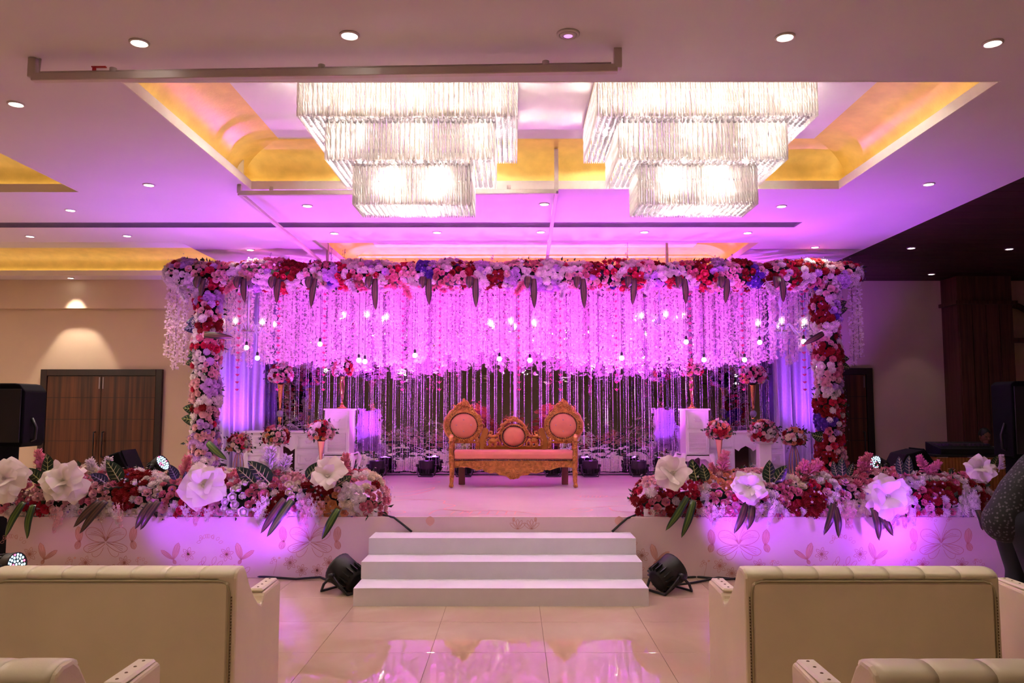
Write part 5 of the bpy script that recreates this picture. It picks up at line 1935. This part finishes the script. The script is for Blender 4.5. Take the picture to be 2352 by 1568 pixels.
spot_lamp('fascia_beam', (2.9, 6.9, .30), (4.4, YS + .05, .52), P_FRONT * .75, VIOLET, 70, 1.0, .06)  # lamp without a fixture, added to spread violet over the right fascia
# floor pars beside the steps, turned to the fascia
for px, py, sg, w in ((790, 1357, -1, 'left'), (1537, 1357, 1, 'right')):
    q = atZ(px, py, 0.0)
    par((q.x, q.y, 0), (sg * .78, .45, .45), 'black par light on the floor at the %s side of the steps' % w, .29, 'dark', .17, 'floor par lights by the steps')
    spot_lamp('fascia_beam', (q.x + sg * .25, q.y - .1, .28), (sg * 2.7 - .05, YS + .05, .76), P_FRONT * 1.15, VIOLET, 74, 1.0, .06)
    spot_lamp('fascia_beam', (sg * 4.25, 7.15, .28), (sg * (2.5 if sg < 0 else 3.5), YS + .1, .76), P_FRONT * (1 if sg < 0 else 1.1), VIOLET, 64 if sg < 0 else 84, 1.0, .06)
for px, py in ((150, 1245), (2258, 1255)):
    tq = atY(px, py, YS)
    spot_lamp('narrow_beam', ((-2.2 if px < 999 else 2.2), 7.0, .3), tq, 40, MAGENTA, 6.5, .6, .02)
q = atY(40, 1275, 7.2)
par((q.x - .08, 7.25, 0), (.96, -.25, .08), 'lit led par light on the floor before the left stage front', .21, 'led', .30, 'led par lights')
q = atY(366, 1066, 9.0)
par((q.x, 9.0, ZS), (.95, -.25, .60), 'led par light with lit lens above the left flower bank', .19, 'led', .16, 'led par lights', .29)
q = atY(2016, 1070, 9.0)
par((q.x, 9.0, ZS), (-.90, -.32, .45), 'led par light with lit lens above the right flower bank', .19, 'led', .16, 'led par lights', .29)
for sg in (-1, 1):
    x = sg * 4.05
    spot_lamp('stage_beam', (x - sg * .2, 9.0, 1.25), (sg * 2.3, 11.8, 3.1), P_STAGE, MAGENTA, 66, .8, .08)
    spot_lamp('stage_beam', (x - sg * .2, 9.0, 1.25), (-sg * .2, 11.6, 3.5), P_STAGE, MAGENTA, 46, .7, .08)
    spot_lamp('stage_beam', (x - sg * .2, 9.0, 1.25), (sg * 3.0, 10.9, 3.35), P_STAGE * .22, MAGENTA, 84, .8, .08)
    spot_lamp('ceiling_wash', (x - sg * .2, 9.0, 1.25), (sg * 2.9, 9.3, 3.9), P_WASH, VIOLET, 130, .9, .08)

# ------------------------------------------------------------------ wedges, loudspeakers
m_spk = mat('black speaker cloth', rgb(9, 8, 10), .85, var=.2, bump=.1, bscale=300, spec=.12)
def wedge(px, y, w, h, label):
    q = atY(px, 1080, y)
    t = thing('floor_monitor', label, 'speaker', (q.x, y, ZS), 0, 'floor monitors')
    prof = [(-w / 2, 0), (w / 2, 0), (w / 2, h * .55), (w * .1, h), (-w * .25, h * .92), (-w / 2, h * .5)]
    obj('cabinet', MB().prism(prof, -.2, .2), m_spk, t, bevel=.015)
    obj('grille', MB().prism([(w / 2 - .02, h * .56), (w * .1 + .01, h + .004), (w * .1 + .02, h + .012), (w / 2 - .005, h * .575)], -.17, .17), m_spk, t)
    obj('handle', MB().tube([(-w * .42, -.205, h * .3), (-w * .42, -.225, h * .3), (-w * .2, -.225, h * .3), (-w * .2, -.205, h * .3)], .008, 6), m_black, t)
wedge(282, 9.2, .38, .60, 'black wedge monitor behind the left flower bank before the double door')
wedge(2092, 9.2, .56, .62, 'black wedge monitor behind the right flower bank')
def loudspeaker(x0, x1, z0, z1, y, label, slabel, sx):
    t = thing('loudspeaker', label, 'speaker', ((x0 + x1) / 2, y, z0), 0, 'loudspeakers on stands')
    w, h = x1 - x0, z1 - z0
    prof = [(-w / 2, .02), (-w / 2 + .02, 0), (w / 2 - .03, 0), (w / 2, .05), (w / 2, h - .08), (w / 2 - .06, h - .01), (w / 2 - .12, h), (-w / 2 + .05, h), (-w / 2, h - .04)]
    obj('cabinet', MB().prism(prof, -.2, .2), m_spk, t, bevel=.02)
    obj('grille', MB().box(-w / 2 + .03, w / 2 - .03, -.212, -.2, .05, h - .06, c=.004), m_black, t)
    obj('handle', MB().tube([(sx * w / 2, -.05, h * .1), (sx * (w / 2 + .04), -.05, h * .12), (sx * (w / 2 + .05), -.05, h * .3), (sx * (w / 2), -.05, h * .45)], .016, 8), m_black, t)
    s = thing('speaker_plinth', slabel, 'speaker stand', ((x0 + x1) / 2 - sx * .10, y, 0), 0, 'speaker stands')
    obj('tower', MB().box(-w / 2 + .03, w / 2 - .17, -.2, .2, .03, z0, c=.01), m_spk, s)
    obj('base', MB().box(-w / 2, w / 2 - .1, -.25, .25, 0, .03, c=.005), m_black, s)
a = atY(-62, 1025, 8.6); b = atY(84, 881, 8.6)
loudspeaker(a.x, b.x, a.z, b.z, 8.6, 'black loudspeaker beside the double door at the left end of the stage', 'black tower under the loudspeaker at the left end of the stage', 1)
a = atY(2306, 1050, 9.6); b = atY(2420, 876, 9.6)
loudspeaker(a.x, b.x, a.z, b.z, 9.6, 'black loudspeaker before the timber pillar at the right edge', 'black tower under the loudspeaker at the right edge', -1)

# ------------------------------------------------------------------ cables
def cable(pts, label):
    mb = MB().tube(pts, .011, 6)
    return tag(obj('cable', mb, m_black), label, 'cable', 'black cables')
z = .012
f = lambda px, py: atZ(px, py, z)
cable([f(562, 1322), f(620, 1325), f(680, 1329), f(735, 1325), f(760, 1335)], 'black cable along the foot of the stage to the par light left of the steps')
cable([f(1495, 1322), f(1545, 1328), f(1600, 1324), f(1660, 1330), f(1740, 1326)], 'black cable on the floor right of the steps')
cable([f(1500, 1335), f(1530, 1345), f(1590, 1338), f(1650, 1326), f(1700, 1330)], 'thin looping black cable by the par light right of the steps')
cable([f(2150, 1302), f(2200, 1297), f(2260, 1305), f(2310, 1306)], 'black cable at the foot of the right stage front')
def edge(px, py): return atY(px, py, YS - .012)
for pts, lab in ((((878, 1174), (905, 1188), (928, 1206), (946, 1221)), 'black cable running down from the left flower bank to the steps'), (((1462, 1176), (1440, 1190), (1424, 1204), (1406, 1221)), 'black cable running down from the right flower bank to the steps')):
    p = [edge(*q) for q in pts]
    p[0].y += .05; p[0].z = ZS + .012
    cable(p, lab)
rb = MB().tube([(-4.6, 13.0, ZS + .012), (-2, 12.98, ZS + .012), (-1.2, 13.02, ZS + .012), (0, 12.97, ZS + .012), (1.4, 13.01, ZS + .012), (4.6, 13.0, ZS + .012)], .011, 6)
tag(obj('cable', rb, m_black), 'long black cable lying on stage before the mirror, linking the par lights', 'cable', 'black cables')

# ------------------------------------------------------------------ mixing desk and people
m_yel = mat('mustard table skirt', rgb(150, 100, 28), .7, var=.15)
m_skin = mat('brown skin', rgb(120, 78, 58), .6)
m_hair = mat('black hair', rgb(14, 12, 12), .5)
tb = atY(2148, 1044, 11.6)
dj = thing('mixing_table', 'console table with mustard pleated skirt beside the timber pillar', 'table', (tb.x + .62, 11.9, 0))
obj('top', MB().box(-.64, .64, -.32, .32, tb.z - .03, tb.z, c=.004), m_black, dj)
sk = MB()
sk.grid(lambda u, v: (-.62 + 1.24 * u, -.315 - .012 * abs(sin(u * 26 * pi)), .01 + (tb.z - .05) * v), 130, 2, 0, True)
sk.box(-.62, -.60, -.31, .3, .01, tb.z - .03).box(.60, .62, -.31, .3, .01, tb.z - .03)
obj('skirt', sk, m_yel, dj)
cs = thing('mixing_console', 'black mixing console lying on the skirted table', 'mixer', (tb.x + .52, 11.85, tb.z))
obj('body', MB().prism([(-.22, 0), (.22, 0), (.22, .17), (-.22, .08)], -.42, .42, 'x'), m_black, cs, bevel=.008)
fd = MB()
for k in range(14):
    fd.box(-.36 + k * .054, -.345 + k * .054, -.12, .14, .115, .15)
obj('fader_row', fd, mat('grey faders', rgb(70, 66, 70), .5), cs, kind='stuff')

def limb_mesh(name, J, chains, m, parent, grow=0.0, blobs=(), voxel=.020):
    """tapering limbs and torso fused into one continuous surface; J: name -> (x, y, z, r)"""
    mb = MB()
    for ch in chains:
        pts = []; rs = []
        for a, b in zip(ch, ch[1:]):
            for k in range(4):
                t = k / 4
                pts.append(tuple(J[a][i] * (1 - t) + J[b][i] * t for i in range(3)))
                rs.append(J[a][3] * (1 - t) + J[b][3] * t + grow)
        pts.append(J[ch[-1]][:3]); rs.append(J[ch[-1]][3] + grow)
        mb.tube(pts, rs, 14)
        for k in ch[:-1]:
            mb.ball(J[k][:3], J[k][3] + grow, 14, 10)
    for c, r in blobs:
        mb.ball(c, tuple(q + grow for q in r), 14, 10)
    o = obj(name, mb, m, parent)
    rm = o.modifiers.new('fuse', 'REMESH'); rm.mode = 'VOXEL'; rm.voxel_size = voxel; rm.use_smooth_shade = True
    sm = o.modifiers.new('soften', 'SMOOTH'); sm.factor = .5; sm.iterations = 6
    return o
def head_mb(mb, c, look, s=1.0):
    """face, ears, nose on an egg; look = facing direction"""
    f_ = Vector(look).normalized(); up = Vector((0, 0, 1)); sd = f_.cross(up).normalized(); up = sd.cross(f_)
    M = Matrix((sd, f_, up)).transposed().to_4x4(); M.translation = c
    mb.ball((0, 0, .01), (.075 * s, .095 * s, .115 * s), 16, 12, 0, M)
    mb.ball((0, .045 * s, -.06 * s), (.05 * s, .05 * s, .05 * s), 12, 8, 0, M)
    mb.ball((0, .10 * s, -.01), (.013, .022, .024), 8, 6, 0, M)
    for sg in (-1, 1):
        mb.ball((sg * .076 * s, -.005, 0), (.012, .02, .032), 8, 6, 0, M)
        mb.ball((sg * .03 * s, .083 * s, .02), (.012, .01, .008), 8, 5, 1, M)
    mb.ball((0, .088 * s, -.055 * s), (.022, .008, .006), 8, 5, 2, M)
    return M
def hand_mb(mb, w, d, palm, s=1.0):
    """palm and five curled fingers; d = pointing direction, palm = palm normal"""
    d = Vector(d).normalized(); n = Vector(palm).normalized(); sd = d.cross(n).normalized()
    w = Vector(w)
    mb.tube([w, w + d * .045 * s, w + d * .085 * s], [.024 * s, .034 * s, .032 * s], 8, 0)
    for k, L_ in enumerate((.062, .074, .078, .072)):
        b = w + d * .08 * s + sd * (-.027 + .018 * k) * s
        mb.tube([b, b + d * L_ * .5 * s + n * .008, b + d * L_ * .8 * s + n * .03, b + d * L_ * .85 * s + n * .05], [.010 * s, .009 * s, .008 * s, .006 * s], 6, 0)
    b = w + d * .03 * s + sd * -.03 * s
    mb.tube([b, b + d * .03 * s - sd * .03 * s + n * .01, b + d * .06 * s - sd * .03 * s + n * .03], [.012 * s, .011 * s, .008 * s], 6, 0)
m_eye = mat('dark eye', rgb(20, 14, 12), .2)
m_lips = mat('lips', rgb(110, 60, 54), .5)
def pattern_shirt():
    m = bpy.data.materials.new('dark shirt with pale motifs')
    N, L = nt(m)
    p = N['Principled BSDF']; p.inputs['Roughness'].default_value = .8
    tc = N.new('ShaderNodeTexCoord')
    v = N.new('ShaderNodeTexVoronoi'); v.inputs['Scale'].default_value = 44
    L.new(tc.outputs['Object'], v.inputs['Vector'])
    rp = N.new('ShaderNodeValToRGB')
    rp.color_ramp.elements[0].position = .20; rp.color_ramp.elements[0].color = rgb(84, 78, 88)
    rp.color_ramp.elements[1].position = .42; rp.color_ramp.elements[1].color = rgb(15, 13, 20)
    L.new(v.outputs['Distance'], rp.inputs['Fac']); L.new(rp.outputs['Color'], p.inputs['Base Color'])
    return m
def person(label, J, look, head, shirt_m, trouser_m, z0=0.0, loc=(0, 0, 0), group='people'):
    t = thing('person', label, 'person', loc, 0)
    c = Vector(J['chest'][:3]); r_ = J['chest'][3]
    body_chains = [('pelvis', 'waist', 'chest', 'neck', 'skull')] + [('sh' + q, 'el' + q, 'wr' + q) for q in 'lr'] + [('hi' + q, 'kn' + q, 'an' + q, 'to' + q) for q in 'lr']
    mid = lambda p, q, f=.5: tuple(J[p][i] * (1 - f) + J[q][i] * f for i in range(3))
    shoulder = [(mid('shl', 'shr', f), (J['shl'][3] + .02,) * 3) for f in (.12, .3, .5, .7, .88)]
    hip = [(mid('hil', 'hir', f), (J['hil'][3] + .01,) * 3) for f in (.2, .5, .8)]
    limb_mesh('body', J, body_chains, m_skin, t, 0.0, shoulder + hip)
    G = dict(J)
    G['col'] = (*mid('chest', 'neck', .6), J['neck'][3] + .01)
    G['hem'] = (*[J['pelvis'][i] + (J['pelvis'][i] - J['waist'][i]) * .6 for i in range(2)], J['pelvis'][2] - .07, J['pelvis'][3] + .004)
    for q in 'lr':
        G['cu' + q] = (*mid('el' + q, 'wr' + q, .75), J['wr' + q][3] + .012)
    limb_mesh('shirt', G, [('hem', 'pelvis', 'waist', 'chest', 'col')] + [('sh' + q, 'el' + q, 'cu' + q) for q in 'lr'], shirt_m, t, .022, shoulder)
    for q in 'lr':
        G['lo' + q] = (J['an' + q][0], J['an' + q][1], J['an' + q][2], J['an' + q][3] + .02)
    limb_mesh('trousers', G, [('hi' + q, 'kn' + q, 'lo' + q) for q in 'lr'], trouser_m, t, .016, hip)
    hd = MB(); M = head_mb(hd, Vector(head), look)
    ho = obj('head', hd, [m_skin, m_eye, m_lips], t)
    hr = MB(); hr.ball((0, -.018, .045), (.085, .098, .098), 14, 10, 0, M)
    obj('hair', hr, m_hair, ho)
    for s_ in ('l', 'r'):
        w = Vector(J['wr' + s_][:3]); d = w - Vector(J['el' + s_][:3])
        hm = MB(); hand_mb(hm, w, d, (0, 0, -1) if abs(d.normalized().z) < .8 else (0, 1, 0))
        obj('hand', hm, m_skin, t)
        a_ = Vector(J['an' + s_][:3]); to = Vector(J['to' + s_][:3])
        dd = (to - a_); dd.z = 0; dd.normalize()
        sm = MB(); c0 = Vector((a_.x, a_.y, a_.z - .07 + .035))
        sm.tube([c0 - dd * .06, c0, c0 + dd * .10, c0 + dd * .19], [.040, .046, .044, .026], 10, 0, True, True, False, 1.0)
        obj('shoe', sm, m_blk, t)
    return t
# guest bending over at the right edge, in front of the stage
P0 = Vector((3.66, 6.0, 0))
J = {'pelvis': (.03, 0, .93, .136), 'waist': (.11, .0, 1.06, .138), 'chest': (.27, .0, 1.22, .148), 'neck': (.41, .0, 1.35, .055), 'skull': (.47, .0, 1.41, .055),
     'shl': (.33, .19, 1.25, .058), 'ell': (.46, .24, 1.00, .046), 'wrl': (.64, .18, .86, .033), 'shr': (.33, -.19, 1.25, .058), 'elr': (.45, -.24, 1.00, .046), 'wrr': (.63, -.18, .86, .033),
     'hil': (.05, .10, .86, .098), 'knl': (.12, .11, .48, .066), 'anl': (.08, .12, .09, .046), 'tol': (.24, .13, .035, .032), 'hir': (.05, -.10, .86, .098), 'knr': (.13, -.11, .48, .066), 'anr': (.09, -.12, .09, .046), 'tor': (.25, -.12, .035, .032)}
person('person in a dark patterned shirt and navy trousers bending forward beside the stage front', J, (.85, 0, -.5), (.50, .0, 1.46), pattern_shirt(), mat('navy trousers', rgb(20, 22, 40), .8), loc=P0)
# man sitting behind the mixing table
hp = atY(2258, 1003, 12.75)
hz = hp.z
P1 = Vector((hp.x, 12.75, 0))
ch = thing('stool', 'plain dark stool behind the skirted mixing table', 'stool', P1 + Vector((0, .12, 0)))
obj('seat', MB().lathe([(.17, .43), (.18, .44), (.18, .465), (.15, .47)], 18), m_black, ch)
for k in range(4):
    a = pi / 4 + k * pi / 2
    obj('leg', MB().cyl((.12 * cos(a), .12 * sin(a), .44), (.17 * cos(a), .17 * sin(a), 0), .014), m_black, ch)
J = {'pelvis': (0, .12, .60, .130), 'waist': (0, .08, .74, .125), 'chest': (0, .02, hz - .28, .140), 'neck': (0, -.03, hz - .13, .052), 'skull': (0, -.04, hz - .06, .055),
     'shl': (-.19, 0, hz - .24, .058), 'ell': (-.26, -.16, hz - .44, .045), 'wrl': (-.20, -.36, hz - .16 - .08, .032), 'shr': (.19, 0, hz - .24, .058), 'elr': (.34, -.10, hz - .34, .045), 'wrr': (.28, -.34, hz - .22, .032),
     'hil': (-.10, .05, .56, .09), 'knl': (-.12, -.34, .52, .066), 'anl': (-.12, -.30, .09, .045), 'tol': (-.12, -.45, .035, .034), 'hir': (.10, .05, .56, .09), 'knr': (.12, -.34, .52, .066), 'anr': (.12, -.30, .09, .045), 'tor': (.12, -.45, .035, .034)}
person('person in a light shirt sitting behind the mixing table with raised arms', J, (0, -1, -.2), (0, -.05, hz), mat('grey white shirt', rgb(150, 140, 150), .8), mat('black trousers', rgb(20, 18, 20), .8), loc=P1)

# ------------------------------------------------------------------ cream sofas in the foreground
m_lea = mat('cream leatherette', rgb(226, 208, 176), 0.42, var=0.05, vscale=3, bump=.06, bscale=120)
m_leaw = mat('cream leatherette roll', rgb(238, 226, 196), 0.38, var=0.04, vscale=3, bump=.06, bscale=120)
m_pipe2 = mat('grey green piping', rgb(176, 160, 124), .6)
m_stitch = mat('brown stitching', rgb(110, 84, 54), .7)
def sofa(xa, xb, yb, label, inner):
    """two seat sofa seen from behind; back at yb, arms reach towards the stage. inner = side turned to the aisle"""
    w = xb - xa
    t = thing('sofa', label, 'sofa', ((xa + xb) / 2, yb, 0), 0, 'cream sofas facing the stage')
    h = w / 2
    D = .76
    side = [(.0, .10), (.0, .86), (.012, .885), (.05, .90), (.11, .90), (.15, .87), (.20, .80), (.28, .72), (.35, .665), (.41, .64), (.435, .65), (.45, .675), (.47, .69), (.74, .70), (D, .68), (D, .10)]
    for sg in (-1, 1):
        a, b = (h - .10, h) if sg > 0 else (-h, -h + .10)
        s = obj('side_panel', MB().prism(side, a, b, 'x'), m_lea, t, bevel=.018)
        pad = MB().box(a + .012, b - .012, .46, D - .02, .692, .711, c=.008)
        obj('arm_pad', pad, m_leaw, s)
        bt = MB()
        for k in range(4):
            bt.ball(((a + b) / 2, .50 + k * .07, .711), (.007, .007, .003), 7, 4)
        obj('stud_row', bt, m_stitch, s, kind='stuff')
    # back slab, its rolled top in tufted segments and the piped rear panel
    bk = obj('backrest', MB().box(-h + .02, h - .02, .008, .13, .10, .87, c=.02), m_lea, t)
    n = 7
    tw = (w - .03) / n
    for k in range(n):
        x0 = -h + .015 + k * tw
        rl = MB()
        rings = []
        for j in range(7):
            u = j / 6
            sc = 1 - .05 * (abs(u - .5) * 2) ** 6
            rings.append([(x0 + tw * u, .080 + .086 * cos(2 * pi * i / 14) * sc, .872 + .033 * sin(2 * pi * i / 14) * sc) for i in range(14)])
        rl.loft(rings, 0, True)
        obj('roll_segment', rl, m_leaw, t)
    rp = MB().box(-h + .035, h - .035, -.012, .01, .12, .845, c=.010)
    pnl = obj('rear_panel', rp, m_lea, t)
    pts = [(-h + .03, -.008, .12), (-h + .03, -.008, .79), (-h + .037, -.008, .82), (-h + .055, -.008, .842), (-h + .085, -.008, .850), (h - .085, -.008, .850), (h - .055, -.008, .842), (h - .037, -.008, .82), (h - .03, -.008, .79), (h - .03, -.008, .12)]
    obj('piping', MB().tube(pts, .005, 6), m_pipe2, pnl)
    stt = MB()
    for sg in (-1, 1):
        for k in range(44):
            z = .13 + k * .0148
            stt.box(sg * (h - .021) - .002, sg * (h - .021) + .002, -.0075, .008, z, z + .008)
    obj('stitching', stt, m_stitch, pnl, kind='stuff')
    st_ = obj('seat', MB().box(-h + .10, h - .10, .13, D - .02, .12, .30, c=.02), m_lea, t)
    for k in (0, 1):
        x0 = -h + .105 + k * (w - .21) / 2
        obj('cushion', MB().box(x0, x0 + (w - .21) / 2 - .006, .14, D, .30, .44, c=.035), m_leaw, t)
    for sx in (-1, 1):
        for yy in (.06, D - .06):
            obj('leg', MB().cyl((sx * (h - .08), yy, 0), (sx * (h - .08), yy, .11), .022, .03, 10), m_black, t)
    return t
XA = -1.364; XB = 1.135
sofa(XA - 1.22, XA, 4.0, 'cream sofa seen from behind, left of the aisle in the front row', 1)
sofa(XB, XB + 1.25, 4.0, 'cream sofa seen from behind, right of the aisle in the front row', -1)
sofa(2.80, 4.05, 4.02, 'cream sofa cut by the right picture edge, only its arm showing', -1)
sofa(-1.40 - 1.25, -1.40, 2.50, 'cream sofa left of the aisle, second row, only its top showing', 1)
sofa(1.10, 2.38, 2.50, 'cream sofa right of the aisle, second row, only its top showing', -1)
